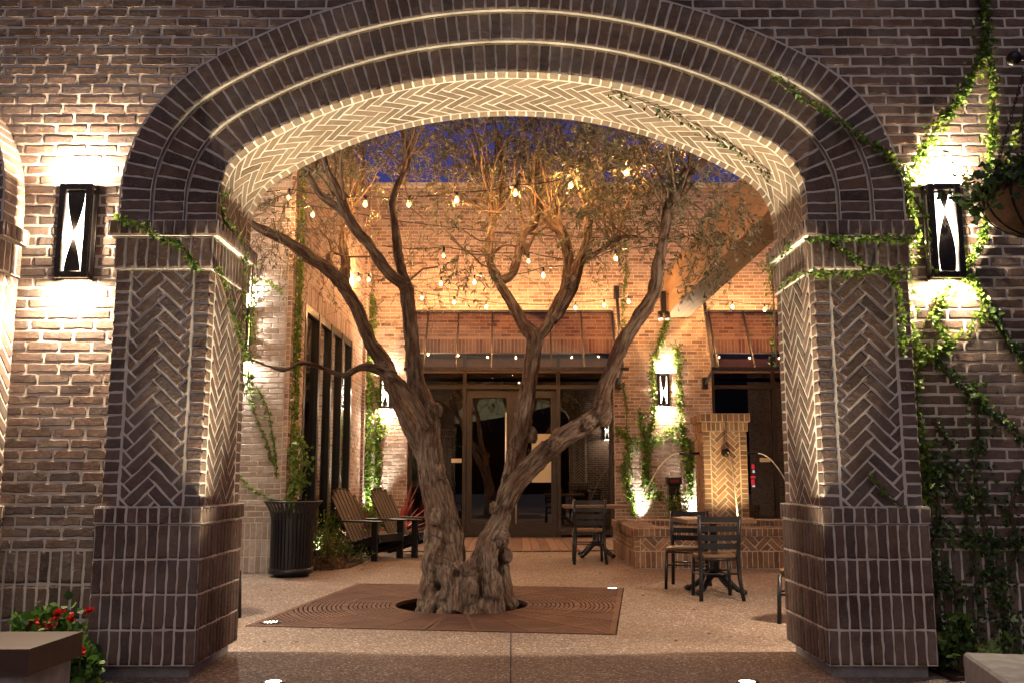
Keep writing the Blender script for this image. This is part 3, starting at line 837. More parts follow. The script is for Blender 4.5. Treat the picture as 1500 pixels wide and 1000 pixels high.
P = atz(897, 862); ground_light((P[0], P[1], .004), 'small ground light at the far right corner of the grate', .05, 4)
P = atz(397, 912); gl = ground_light((P[0], P[1], .004), 'striped ground light behind thin bars at the near left grate corner', .06, 3)
for k in range(5):
    b = MB(); x = -.055 + k * .0275; b.box(x - .005, x + .005, -.07, .07, .0065, .010); b.build('bar', M_RUST, gl)
def spike(loc, label, energy, rz=0, tilt=.03, col=(.95, 1, .86), spot=1.1):
    t = thing('landscape_spotlight', label, 'spotlight', loc, 0, 'landscape uplights')
    b = MB(); b.tube([(0, 0, 0), (0, 0, .12)], .012, 8); b.build('stake', M_BLACK, t)
    b = MB(); b.tube([(0, 0, .10), (0, .02, .22)], .04, 12, cap=False); b.build('lamp_head', M_BLACK, t)
    light('uplight', 'SPOT', (0, .02, .23), energy, col, t, (pi - tilt, 0, rz), spot_size=spot, spot_blend=.8, shadow_soft_size=.03)
P = (2.42, YB - .15, 0); spike(P, 'uplight under the ivy left of the back right sconce', 420)
P = (3.36, YB - .15, 0); spike(P, 'uplight under the ivy beside the fountain pillar', 420)
spike((-2.55, YB - .35, 0), 'uplight under the ivy in the far left corner', 420)
spike((-2.45, 11.75, 0), 'uplight behind the litter bin under the corner ivy', 60)

# ------------------------------------------------------------------ string lights
def strand(pix, Y, wire, label, mat=M_BULB, r=.03, drop=.11, glow=1.0):
    """pix: bulb pixels; wire: end points (u,v,Y)"""
    pts = []
    bul = [at(u, v, y) for u, v, y in pix]
    path = [at(*wire[0])] + [(p[0], p[1], p[2] + drop) for p in bul] + [at(*wire[1])]
    O = path[len(path) // 2]
    t = thing('string_lights', label, 'string lights', O, 0, 'festoon strands over the courtyard')
    b = MB(); full = []
    for a, c in zip(path, path[1:]):
        for k in range(5):
            s_ = k / 5; L = math.dist(a, c); full.append((a[0] + (c[0] - a[0]) * s_, a[1] + (c[1] - a[1]) * s_, a[2] + (c[2] - a[2]) * s_ - .035 * L * 4 * s_ * (1 - s_)))
    full.append(path[-1]); b.tube(full, .0065, 5); b.build('cable', M_BLACK, t, O)
    for p in bul:
        b = MB(); c = (p[0] - O[0], p[1] - O[1], p[2] - O[2])
        b.lathe([(.001, -r * 1.0), (r * .55, -r * .82), (r * .95, -r * .25), (r, .1 * r), (r * .8, r * .75), (r * .5, r * 1.35), (r * .45, r * 1.7)], 14, c, 0)
        b.sphere((c[0], c[1], c[2] - .1 * r), r * .43, 6, 1, (1, 1, 1.3))
        bo = b.build('bulb', [M_BGLASS, mat], t)
        k = MB(); k.tube([(c[0], c[1], c[2] + r * 1.5), (c[0], c[1], c[2] + drop - .002)], .016, 8); k.build('socket', M_BLACK, bo)
yW = 16.55
strand([(u, v, yW) for u, v in ((618, 437), (665, 443), (712, 450), (756, 453), (843, 451), (885, 447), (921, 442))], yW, ((560, 405, 17.3), (968, 428, 16.9)), 'lowest bulb strand close above the long canopy')
strand([(u, v, yW) for u, v in ((1028, 444), (1073, 450), (1120, 454), (1165, 456))], yW, ((975, 430, 16.9), (1230, 448, 16.9)), 'bulb strand above the right window canopy')
strand([(525, 409, 15.6), (540, 410, 15.6), (646, 416, 14), (695, 414, 13), (796, 404, 11.5), (902, 379, 10.2)], 15, ((470, 395, 16), (1010, 345, 9.5)), 'middle bulb strand crossing behind the trunks', r=.029)
strand([(650, 375, 10.6), (774, 383, 10.6), (848, 394, 10.4)], 14.2, ((560, 360, 11), (960, 330, 10)), 'short bulb strand behind the central branches', M_BULBC, r=.021)
strand([(423, 290, 8.9), (535, 300, 9.0), (599, 300, 9.05), (669, 294, 9.1), (755, 284, 9.1), (836, 272, 9.05), (918, 252, 8.85), (1000, 228, 8.7)], 8, ((372, 280, 8.6), (1075, 200, 8.5)), 'highest bulb strand swagged through the tree crown', M_BULBT, r=.027, drop=.09)
strand([(458, 315, 10.8), (1079, 353, 12.5), (1114, 355, 12.2)], 12, ((380, 300, 10.4), (1180, 345, 12)), 'bulb strand ending beside the right pier', r=.027)
strand([(350, 255, 9.2), (300, 250, 8.6)], 9, ((400, 262, 9.8), (240, 240, 8)), 'strand end tucked behind the left arch shoulder') if False else None

# ------------------------------------------------------------------ leaves
T_LANCE = (np.array([(0, 0, 0), (.28, .5, .12), (.68, .42, .10), (1, 0, -.05), (.68, -.42, .10), (.28, -.5, .12)]), [[0, 3, 2, 1], [0, 5, 4, 3]])
T_IVY = (np.array([(0, 0, 0), (.02, .42, .06), (.30, .58, .10), (.42, .30, .08), (.72, .36, .05), (1, 0, -.08), (.72, -.36, .05), (.42, -.30, .08), (.30, -.58, .10), (.02, -.42, .06)]),
         [[0, 5, 4, 3, 2, 1], [0, 9, 8, 7, 6, 5]])
T_ROUND = (np.array([(0, 0, 0), (.1, .45, .1), (.5, .6, .12), (.9, .4, .05), (1, 0, 0), (.9, -.4, .05), (.5, -.6, .12), (.1, -.45, .1)]), [[0, 4, 3, 2, 1], [0, 7, 6, 5, 4]])
def unit(a): return a / np.maximum(np.linalg.norm(a, axis=-1, keepdims=True), 1e-9)
def leaves(mb, P, D, N, L, W, tmpl=T_LANCE, mi=0):
    P = np.asarray(P, float); n = len(P)
    if n == 0: return
    D = unit(np.asarray(D, float)); N = np.asarray(N, float); S = unit(np.cross(N, D)); N = np.cross(D, S)
    L = np.broadcast_to(np.asarray(L, float), (n,)); W = np.broadcast_to(np.asarray(W, float), (n,))
    T, F_ = tmpl; k = len(T)
    V = (P[:, None, :] + D[:, None, :] * (T[None, :, 0:1] * L[:, None, None]) + S[:, None, :] * (T[None, :, 1:2] * W[:, None, None]) + N[:, None, :] * (T[None, :, 2:3] * L[:, None, None]))
    o = len(mb.v); mb.v.extend(map(tuple, V.reshape(-1, 3).tolist()))
    for i in range(n):
        b = o + i * k
        for f in F_: mb.f.append([b + j for j in f])
    mb.m.extend([mi] * (n * len(F_))); mb.s.extend([False] * (n * len(F_)))
def rvec(n): return unit(rng.normal(size=(n, 3)))

# ------------------------------------------------------------------ olive tree
def P3(u, v, Y, w):          # limb node: pixel trace, depth, half width in pixels -> point and radius
    p = at(u, v, Y); d = p[1] * cT + (p[2] - CH) * sT
    return (p, w * d / F * (.80 if v < 790 else .90))
LIMBS = [
 # left trunk with its upright limb
 [(668, 892, 8.5, 34), (655, 845, 8.5, 36), (650, 790, 8.55, 31), (645, 745, 8.55, 30), (634, 700, 8.55, 25), (629, 650, 8.55, 21), (625, 600, 8.5, 18), (611, 560, 8.5, 15), (604, 500, 8.5, 13.5), (598, 450, 8.5, 13), (594, 415, 8.5, 12)],
 [(594, 415, 8.5, 11), (584, 380, 8.55, 9), (580, 340, 8.6, 8.5), (576, 292, 8.7, 7.5), (592, 252, 8.8, 7), (596, 225, 8.9, 6), (590, 185, 9, 5), (600, 120, 9.2, 4), (596, 60, 9.3, 3)],
 [(596, 420, 8.5, 11), (570, 400, 8.4, 11), (541, 360, 8.3, 10.5), (518, 332, 8.2, 10), (508, 312, 8.2, 9.5), (492, 275, 8.1, 8), (478, 245, 8.0, 7), (470, 200, 8, 5.5), (450, 140, 8, 4)],
 [(510, 318, 8.2, 8), (487, 300, 8.3, 8), (468, 284, 8.3, 7), (455, 262, 8.4, 6.5), (447, 240, 8.4, 5), (430, 180, 8.5, 4)],
 [(596, 225, 8.9, 5), (606, 200, 9, 4.5), (612, 150, 9.1, 4)],
 # big limb leaning left
 [(640, 720, 8.7, 19), (618, 660, 8.8, 17), (600, 620, 8.85, 16), (583, 585, 8.85, 15), (566, 540, 8.8, 15), (545, 505, 8.75, 13), (530, 470, 8.7, 12.5), (514, 436, 8.6, 12), (497, 412, 8.55, 12), (477, 392, 8.5, 12), (456, 378, 8.4, 11.5), (428, 358, 8.3, 10), (400, 344, 8.2, 9.5), (378, 333, 8.1, 8.5), (355, 318, 8.05, 7)],
 [(504, 420, 8.6, 10), (506, 385, 8.9, 9), (503, 350, 9.1, 8), (520, 290, 9.4, 6), (533, 250, 9.5, 5), (528, 190, 9.6, 4)],
 [(492, 405, 8.6, 9), (482, 380, 8.8, 7), (487, 370, 8.9, 5)],
 # thin limb reaching left over the pier
 [(628, 625, 8.4, 12), (606, 588, 8.3, 11), (580, 556, 8.2, 11), (552, 540, 8.1, 9), (528, 538, 8.0, 8), (503, 549, 7.9, 6.5), (472, 538, 7.75, 5.5), (441, 531, 7.6, 5.2), (418, 541, 7.5, 5), (391, 535, 7.4, 4.6), (368, 527, 7.3, 4.2), (352, 531, 7.2, 3.5)],
 [(545, 540, 8.1, 7), (536, 530, 8.05, 5)], [(577, 548, 8.2, 9), (560, 531, 8.15, 8)],
 # middle trunk
 [(728, 800, 8.75, 17), (738, 735, 8.8, 16), (750, 690, 8.85, 15.5), (762, 640, 8.9, 16), (769, 600, 8.9, 15.5), (775, 560, 8.95, 14.5), (781, 515, 9, 14.5), (783, 493, 9, 15), (768, 476, 9.1, 11.5), (750, 445, 9.2, 10), (731, 413, 9.3, 9), (720, 396, 9.35, 8.5)],
 [(723, 400, 9.3, 8), (716, 375, 9.4, 7.5), (720, 335, 9.6, 8), (726, 300, 9.7, 7), (735, 250, 9.8, 5), (728, 190, 9.9, 4)],
 [(732, 412, 9.3, 8), (750, 402, 9.4, 8), (760, 370, 9.5, 8.5), (769, 340, 9.6, 8), (784, 328, 9.7, 7), (787, 295, 9.8, 7), (778, 268, 9.9, 5.5), (790, 220, 10, 4.5), (778, 170, 10, 4)],
 [(769, 340, 9.6, 6), (758, 296, 9.8, 4.5), (757, 268, 9.9, 4), (770, 220, 10, 3)],
 [(786, 495, 9, 11), (801, 478, 9, 11), (814, 452, 9.1, 11), (830, 418, 9.2, 11), (832, 372, 9.3, 10), (823, 342, 9.35, 10), (810, 322, 9.4, 9.5), (802, 305, 9.4, 8)],
 [(812, 470, 9, 10), (836, 425, 9.1, 12), (848, 387, 9.2, 10), (860, 350, 9.3, 9), (862, 300, 9.4, 8), (858, 250, 9.5, 5), (870, 190, 9.6, 4)],
 [(846, 392, 9.2, 7), (862, 378, 9.2, 6), (878, 368, 9.2, 5.5), (900, 352, 9.1, 5), (925, 345, 9.0, 4), (950, 352, 8.9, 3)],
 [(770, 375, 9.55, 4), (782, 345, 9.5, 4.5), (800, 333, 9.45, 4), (812, 338, 9.4, 3)],
 [(722, 372, 9.5, 4), (738, 360, 9.5, 4), (758, 362, 9.5, 3)],
 # right trunk
 [(706, 885, 8.45, 26), (704, 835, 8.45, 24), (714, 795, 8.45, 17.5), (728, 768, 8.45, 16.5), (738, 742, 8.45, 17), (752, 712, 8.4, 18), (778, 683, 8.4, 18), (804, 657, 8.35, 17.5), (835, 634, 8.3, 17), (865, 616, 8.3, 16.5), (882, 600, 8.3, 16.5), (883, 578, 8.3, 13.5), (896, 542, 8.3, 13), (914, 500, 8.3, 13.5), (938, 462, 8.3, 13), (959, 428, 8.3, 12), (964, 388, 8.3, 11), (972, 348, 8.3, 10.5), (980, 306, 8.35, 10.5), (995, 275, 8.4, 10.5), (1014, 248, 8.4, 10), (1034, 235, 8.4, 9), (1060, 190, 8.4, 7), (1090, 140, 8.4, 5)],
 [(985, 292, 8.35, 8), (984, 250, 8.5, 6), (975, 200, 8.6, 5), (985, 140, 8.7, 4)],
 [(745, 700, 8.5, 12), (752, 660, 8.7, 12)],
 # buttressed base: root flares and burls
 [(640, 800, 8.45, 22), (633, 845, 8.38, 20), (630, 885, 8.3, 18), (612, 898, 8.2, 10)],
 [(655, 830, 8.3, 16), (662, 865, 8.18, 17), (652, 892, 8.1, 12)],
 [(690, 835, 8.3, 15), (686, 862, 8.12, 19), (684, 892, 8.05, 16)],
 [(718, 800, 8.4, 14), (716, 850, 8.2, 18), (722, 885, 8.1, 18), (735, 898, 8.05, 9)],
 [(728, 790, 8.6, 12), (736, 830, 8.6, 12), (742, 870, 8.55, 12), (752, 890, 8.5, 10)],
 [(686, 900, 8.15, 22), (684, 862, 8.3, 22), (682, 838, 8.45, 14)], [(682, 895, 8.5, 50), (682, 940, 8.5, 54)], [(625, 888, 8.25, 14), (612, 925, 8.15, 14)], [(652, 895, 8.05, 14), (645, 930, 7.95, 14)], [(720, 890, 8.05, 15), (726, 930, 7.98, 15)], [(690, 895, 8.0, 14), (690, 930, 7.95, 14)], [(700, 870, 8.15, 12), (704, 897, 8.0, 10)], [(640, 870, 8.25, 15), (625, 900, 8.05, 9)], [(672, 850, 8.15, 13), (668, 900, 7.95, 11)], [(668, 880, 8.1, 11), (662, 900, 8.0, 8)],
]
BURLS = [(643, 690, 8.35, 11), (640, 757, 8.3, 13), (737, 790, 8.35, 11), (636, 825, 8.3, 15), (660, 845, 8.15, 11), (687, 838, 8.1, 13), (688, 868, 8.02, 14), (722, 852, 8.05, 16), (718, 876, 8.0, 14), (742, 812, 8.5, 8),
         (884, 602, 8.22, 17), (862, 620, 8.2, 10), (812, 648, 8.2, 11), (818, 640, 8.4, 12), (780, 637, 8.85, 10), (722, 744, 8.3, 7), (836, 412, 9.0, 9), (806, 315, 9.4, 11), (502, 415, 8.5, 12), (640, 600, 8.45, 10), (571, 548, 8.1, 10), (652, 880, 8.05, 11), (672, 892, 7.98, 9), (630, 868, 8.2, 13), (960, 420, 8.28, 12), (708, 890, 7.98, 9)]
def catmull(ch, sub=5):
    P = [np.array([*p, r]) for p, r in ch]; out = []
    for i in range(len(P) - 1):
        p0, p1, p2, p3 = P[max(i - 1, 0)], P[i], P[i + 1], P[min(i + 2, len(P) - 1)]
        for k in range(sub):
            t = k / sub; out.append(.5 * ((2 * p1) + (-p0 + p2) * t + (2 * p0 - 5 * p1 + 4 * p2 - p3) * t * t + (-p0 + 3 * p1 - 3 * p2 + p3) * t ** 3))
    out.append(P[-1]); return np.array(out)
chains = [catmull([P3(*n) for n in ch]) for ch in LIMBS]
TB = (GC.x, GC.y, 0)
mb = MB(); SEG = []; acc = 0.0
for C_ in chains:
    pts = C_[:, :3]; rad = np.maximum(C_[:, 3], .008).copy()
    for i in range(len(rad)): rad[i] *= 1 + .07 * mnoise.noise(Vector(pts[i]) * 5.0) + .05 * mnoise.noise(Vector(pts[i]) * 13.0)
    mb.tube(pts, rad, 14)
    e1 = None; s_ = acc
    for i in range(len(pts) - 1):
        t = pts[i + 1] - pts[i]; l = np.linalg.norm(t); t = t / max(l, 1e-6)
        if e1 is None: e1 = np.array(Vector(t).orthogonal().normalized())
        e1 = e1 - t * e1.dot(t); e1 /= max(np.linalg.norm(e1), 1e-6); e2 = np.cross(t, e1)
        SEG.append((pts[i], pts[i + 1], rad[i], rad[i + 1], e1.copy(), e2, s_, l)); s_ += l
    acc += 3.7
for bq in BURLS:
    p, r = P3(*bq); p = (p[0], p[1] + r * .55, p[2]); mb.sphere(p, r, 8, sq=(1.05, 1, 1.6))
tmp = mb.build('trunk', M_BARK)
md = tmp.modifiers.new('r', 'REMESH'); md.mode = 'VOXEL'; md.voxel_size = .0135; md.use_smooth_shade = True
sm_ = tmp.modifiers.new('s', 'SMOOTH'); sm_.iterations = 7; sm_.factor = .5
dg = bpy.context.evaluated_depsgraph_get(); tme = bpy.data.meshes.new_from_object(tmp.evaluated_get(dg)); bpy.data.objects.remove(tmp)
nv = len(tme.vertices); co = np.empty(nv * 3); tme.vertices.foreach_get('co', co); co = co.reshape(-1, 3)
no = np.empty(nv * 3); tme.vertices.foreach_get('normal', no); no = no.reshape(-1, 3)
A = np.array([s[0] for s in SEG]); B = np.array([s[1] for s in SEG]); RA = np.array([s[2] for s in SEG]); RB_ = np.array([s[3] for s in SEG])
E1 = np.array([s[4] for s in SEG]); E2 = np.array([s[5] for s in SEG]); S0 = np.array([s[6] for s in SEG]); LL = np.array([s[7] for s in SEG]); AB = B - A; AB2 = np.maximum((AB ** 2).sum(1), 1e-9)
bark = np.empty((nv, 3))
for c0 in range(0, nv, 4000):
    p = co[c0:c0 + 4000]; d = p[:, None, :] - A[None]
    t = np.clip((d * AB[None]).sum(2) / AB2[None], 0, 1); q = d - AB[None] * t[:, :, None]; dist = np.sqrt((q ** 2).sum(2)) - (RA + (RB_ - RA) * t)
    j = dist.argmin(1); ii = np.arange(len(p)); qq = q[ii, j]; r = np.sqrt((qq ** 2).sum(1)) + 1e-6
    x = (qq * E1[j]).sum(1); y = (qq * E2[j]).sum(1)
    bark[c0:c0 + 4000] = np.stack([x, y, (S0[j] + LL[j] * t[ii, j]) * .16], 1)
disp = np.empty(nv)
for i in range(nv):
    b = bark[i]; z = co[i][2]
    n1 = mnoise.noise(Vector((b[0] * 30, b[1] * 30, b[2] * 34))); n2 = mnoise.noise(Vector((b[0] * 55, b[1] * 55, b[2] * 60)))
    n3 = mnoise.noise(Vector(co[i]) * 7.0)
    low = max(0.0, min(1.0, (.80 - z) / .5)); n4 = mnoise.noise(Vector(co[i]) * 16.0)
    q = math.hypot(b[0], b[1]); k = min(1.0, q / .09)
    disp[i] = ((1 - abs(n1) * 2.6) * .013 * (1 - .35 * low) + n2 * .008 * (1 - .3 * low)) * k + n3 * (.010 + .022 * low) + n4 * (.004 + .012 * low) - .004
thin = np.ones(nv)
co2 = co + no * (disp * thin)[:, None]
tme.vertices.foreach_set('co', (co2 - np.array(TB)).ravel()); 
at_ = tme.attributes.new('bark', 'FLOAT_VECTOR', 'POINT'); at_.data.foreach_set('vector', bark.ravel())
tme.polygons.foreach_set('use_smooth', [True] * len(tme.polygons)); tme.update()
tree = thing('olive_tree', 'old gnarled multi trunk olive tree growing through the iron grate', 'tree', TB)
to = bpy.data.objects.new('trunk', tme); tme.materials.clear(); tme.materials.append(M_BARK); link(to, tree)

# twigs and leaves
TW = MB(); LV = MB(); nodes = []
def twig(p, d, length, nleaf, lsize, droop=.25, r=.004, curl=.35):
    p = np.array(p, float); d = unit(np.array(d, float)); pts = [p.copy()]; k = 7
    for i in range(k):
        d = unit(d + rng.normal(size=3) * curl * .5 + np.array([0, 0, -droop * .35])); p = p + d * (length / k); pts.append(p.copy())
    TW.tube(pts, [r * (1 - .75 * i / k) for i in range(k + 1)], 4, cap=False)
    if nleaf:
        t = rng.uniform(.15, 1.0, nleaf) * k; i = np.minimum(t.astype(int), k - 1); fr = (t - i)[:, None]; PT = np.array(pts)
        pos = PT[i] * (1 - fr) + PT[i + 1] * fr; dirs = unit(PT[i + 1] - PT[i])
        side = rvec(nleaf); side -= dirs * (side * dirs).sum(1, keepdims=True); side = unit(side)
        D = unit(dirs * .75 + side * .75 + np.array([0, 0, -.1])); L = lsize * rng.uniform(.65, 1.25, nleaf)
        leaves(LV, pos, D, rvec(nleaf), L, L * .19)
    return pts
# crown clumps: (u, v, depth, radius, twigs, leaves per twig, leaf length)
CL = [(440, 250, 8.6, .45, 24, 14, .05), (400, 320, 8.3, .40, 28, 8, .042), (420, 305, 8.6, .35, 20, 8, .04), (500, 225, 9.3, .50, 30, 15, .05), (560, 230, 9.8, .55, 30, 15, .05), (555, 300, 9.4, .45, 16, 8, .045),
      (630, 215, 9.8, .60, 44, 16, .05), (690, 205, 9.9, .6, 46, 16, .05), (650, 255, 9.9, .5, 30, 14, .05), (740, 215, 10, .6, 46, 16, .05), (790, 215, 10, .55, 40, 15, .05), (750, 275, 9.9, .5, 20, 10, .045), (830, 230, 9.6, .55, 38, 16, .05),
      (880, 240, 9.0, .48, 34, 18, .06), (905, 270, 8.9, .42, 28, 18, .06), (935, 255, 8.8, .42, 28, 16, .06), (965, 290, 8.6, .36, 30, 16, .055), (890, 215, 9.0, .45, 30, 18, .055), (950, 215, 8.7, .4, 30, 16, .055),
      (1030, 310, 8.5, .36, 22, 16, .055), (1045, 350, 8.5, .34, 24, 16, .055), (1010, 350, 8.5, .28, 16, 15, .05), (1075, 320, 8.5, .30, 16, 13, .05), (1070, 380, 8.5, .26, 14, 14, .05), (1080, 270, 8.5, .35, 18, 12, .05),
      (660, 350, 8.9, .30, 9, 13, .06), (690, 372, 8.9, .24, 9, 15, .062), (640, 390, 8.9, .28, 7, 9, .05), (668, 330, 8.9, .26, 7, 13, .055), (740, 320, 9.5, .4, 12, 9, .045), (700, 310, 9.6, .4, 14, 9, .045), (800, 360, 9.4, .35, 12, 9, .045), (880, 330, 9.1, .4, 26, 13, .05), (915, 330, 8.9, .34, 24, 13, .05), (845, 300, 9.3, .4, 18, 11, .045), (620, 320, 9.0, .4, 16, 9, .045), (560, 370, 8.9, .35, 12, 6, .04), (470, 330, 8.8, .4, 20, 6, .04), (620, 180, 9.6, .6, 40, 16, .05), (720, 165, 9.8, .7, 44, 16, .05), (830, 175, 9.6, .6, 40, 16, .05), (520, 180, 9.2, .5, 30, 15, .05)]
tips = np.concatenate([C_[len(C_) // 2:, :3] for C_ in chains if C_[-1, 2] > 2.6])
for (u, v, Y, R, nt_, nl, ls) in CL:
    c = np.array(at(u, v, Y)); j = ((tips - c) ** 2).sum(1).argmin(); b0 = tips[j]
    # a thin branch feeding the clump
    mid = (b0 + c) / 2 + rng.normal(size=3) * .12 + np.array([0, 0, .08])
    bp = [b0, (b0 + mid) / 2 + rng.normal(size=3) * .03, mid, (mid + c) / 2 + rng.normal(size=3) * .04, c]
    TW.tube(bp, [.013, .011, .010, .008, .006], 5, cap=False)
    for k in range(int(nt_ * (1.6 if v < 275 else 1.15))):
        o = rng.normal(size=3) * R * .62; s_ = bp[rng.integers(2, 5)] * .35 + (c + o) * .65
        twig(s_, o + rng.normal(size=3) * R * .4 + np.array([0, 0, .12 if v < 275 else -.02]), rng.uniform(.25, .6), int(nl * (1.35 if v < 275 else 1.1)), ls * 1.08, .08 if v < 275 else .3)
# slender upright shoots rising from the limbs through the crown
for (u, v, Y, n) in ((455, 270, 8.5, 7), (500, 290, 8.3, 8), (580, 300, 8.8, 9), (530, 300, 9.4, 8), (722, 310, 9.7, 10), (760, 320, 9.7, 10), (788, 300, 9.8, 10), (830, 330, 9.4, 9), (862, 310, 9.4, 9), (640, 330, 9.6, 8), (960, 330, 8.5, 7), (985, 290, 8.4, 7), (1010, 260, 8.5, 6), (900, 345, 9.1, 6), (675, 340, 9.7, 7)):
    c = np.array(at(u, v, Y)); c = tips[((tips - c) ** 2).sum(1).argmin()]
    for k in range(n):
        p = c + rng.normal(size=3) * .03; d = unit(np.array([rng.normal() * .38, rng.normal() * .35, 1.0])); pts = [p.copy()]; L = rng.uniform(.7, 1.6); r0 = rng.uniform(.007, .017)
        for i in range(9):
            d = unit(d + rng.normal(size=3) * .16 + np.array([0, 0, .05])); p = p + d * L / 9; pts.append(p.copy())
        TW.tube(pts, [r0 * (1 - .8 * i / 9) for i in range(10)], 6, cap=False)
        for i in range(3, 10, 2): twig(pts[i], rng.normal(size=3) + np.array([0, 0, .5]), rng.uniform(.2, .4), 9, .062, .05, .003)
# bare fine twigs hanging at left and across the bulbs
for (u, v, Y, n) in ((390, 345, 8.2, 26), (375, 370, 8.2, 16), (440, 330, 8.4, 22), (470, 370, 8.6, 14), (610, 430, 8.7, 14), (640, 440, 8.7, 10), (760, 380, 9.3, 14), (810, 390, 9.3, 12), (880, 390, 9.0, 16), (545, 430, 8.6, 8), (700, 280, 9.6, 16), (800, 270, 9.6, 16), (950, 360, 8.6, 10)):
    c = np.array(at(u, v, Y))
    for k in range(n):
        o = rng.normal(size=3) * .16; twig(c + o, rng.normal(size=3) + np.array([0, 0, -.3]), rng.uniform(.3, .65), 2 if k % 3 else 5, .04, .3, .0032, .5)
TW.build('twigs', M_TWIG, tree, TB); LV.build('foliage', L_OLIVE, tree, TB)

# ------------------------------------------------------------------ climbing vines
DENS = 1.45
def vine(name, label, paths, nrm, leaf, dens, spread, mat=L_VINE, stemr=.006, cat='vine', tmpl=T_IVY, hang=.5, group=None):
    nrm = np.array(nrm, float); allp = []
    SB = MB(); LB = MB(); O = np.array(paths[0][-1])
    for path in paths:
        P_ = catmull([(p, stemr) for p in path], 8)[:, :3]
        seg = np.linalg.norm(np.diff(P_, axis=0), axis=1); tot = seg.sum(); cs = np.concatenate([[0], np.cumsum(seg)])
        for st in range(2):
            w = np.stack([np.array([mnoise.noise(Vector(p) * 6 + Vector((st * 7.3, a * 3.1, 0))) for p in P_]) for a in range(3)], 1) * spread * .5
            w -= nrm * (w @ nrm)[:, None]; SB.tube(P_ + w + nrm * .008, [stemr * (1.1 - .6 * i / len(P_)) for i in range(len(P_))], 5, cap=False)
        n = max(1, int(tot * dens * DENS)); s_ = rng.uniform(0, tot, n)
        pos = np.stack([np.interp(s_, cs, P_[:, k]) for k in range(3)], 1)
        lump = np.array([.45 + .9 * abs(mnoise.noise(Vector(p) * 4.0)) * 1.6 for p in pos])
        off = rng.normal(size=(n, 3)) * spread * lump[:, None]; off -= nrm * (off @ nrm)[:, None]
        h = np.abs(rng.normal(size=n)) * .02 + .012
        pos = pos + off + nrm * h[:, None]
        D = unit(rng.normal(size=(n, 3)) * .8 + np.array([0, 0, -hang]) + nrm * .25); N = unit(nrm + rng.normal(size=(n, 3)) * .45)
        L = leaf * .82 * rng.uniform(.4, 1.35, n); leaves(LB, pos, D, N, L, L * .85 if tmpl is T_IVY else L * .34, tmpl)
    t = thing(name, label, cat, tuple(O), 0, group)
    SB.build('stem', M_STEM, t, tuple(O)); LB.build('foliage', mat, t, tuple(O)); return t
fY_ = lambda pts, Y: [at(u, v, Y) for u, v in pts]
NY = (0, -1, 0)
YW2 = Y_WALL - .012
vine('climbing_vine', 'bright ivy strand climbing the right wall over the sconce', [fY_([(1436, -60), (1440, 20), (1436, 80), (1418, 120), (1400, 150), (1378, 178), (1352, 215), (1340, 245)], YW2), fY_([(1340, 240), (1326, 262), (1328, 300), (1334, 340), (1324, 390), (1318, 430)], YW2)], NY, .036, 330, .033)
vine('climbing_vine', 'bright ivy strand hanging straight down right of the wall sconce', [fY_([(1442, 60), (1450, 120), (1452, 180), (1446, 240), (1444, 290), (1441, 340)], YW2), fY_([(1441, 335), (1425, 375), (1408, 400), (1428, 420), (1438, 445), (1430, 470), (1406, 492), (1376, 512), (1352, 520)], YW2)], NY, .036, 230, .026)
vine('climbing_vine', 'ivy tips trailing over the glass front of the right sconce', [fY_([(1338, 290), (1352, 315), (1357, 345), (1358, 375), (1364, 400)], YW2 - .12)], NY, .03, 60, .012)
vine('climbing_vine', 'ivy sprig climbing behind the hanging basket', [fY_([(1500, 170), (1488, 190), (1478, 215), (1470, 240), (1462, 270)], YW2)], NY, .045, 110, .016)
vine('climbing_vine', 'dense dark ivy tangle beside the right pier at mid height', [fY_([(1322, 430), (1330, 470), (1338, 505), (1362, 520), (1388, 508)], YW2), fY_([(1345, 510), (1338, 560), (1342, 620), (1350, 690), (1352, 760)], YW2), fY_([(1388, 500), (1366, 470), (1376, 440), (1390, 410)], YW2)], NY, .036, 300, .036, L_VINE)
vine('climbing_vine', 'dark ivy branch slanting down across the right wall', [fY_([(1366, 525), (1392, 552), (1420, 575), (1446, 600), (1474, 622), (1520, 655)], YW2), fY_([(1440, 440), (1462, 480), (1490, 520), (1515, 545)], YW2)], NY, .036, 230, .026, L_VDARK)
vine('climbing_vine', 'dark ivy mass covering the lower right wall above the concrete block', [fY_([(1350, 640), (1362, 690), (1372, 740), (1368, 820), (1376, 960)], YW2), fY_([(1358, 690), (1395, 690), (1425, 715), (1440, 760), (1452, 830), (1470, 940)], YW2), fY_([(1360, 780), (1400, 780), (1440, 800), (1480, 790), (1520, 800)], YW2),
     fY_([(1425, 560), (1432, 620), (1428, 690), (1440, 740)], YW2), fY_([(1365, 830), (1400, 870), (1390, 940)], YW2), fY_([(1500, 700), (1480, 740), (1488, 800), (1470, 860), (1480, 950)], YW2), fY_([(1370, 690), (1410, 740), (1430, 860), (1426, 950)], YW2), fY_([(1370, 620), (1390, 650), (1370, 700)], YW2)], NY, .036, 150, .05, L_VDARK, .008)
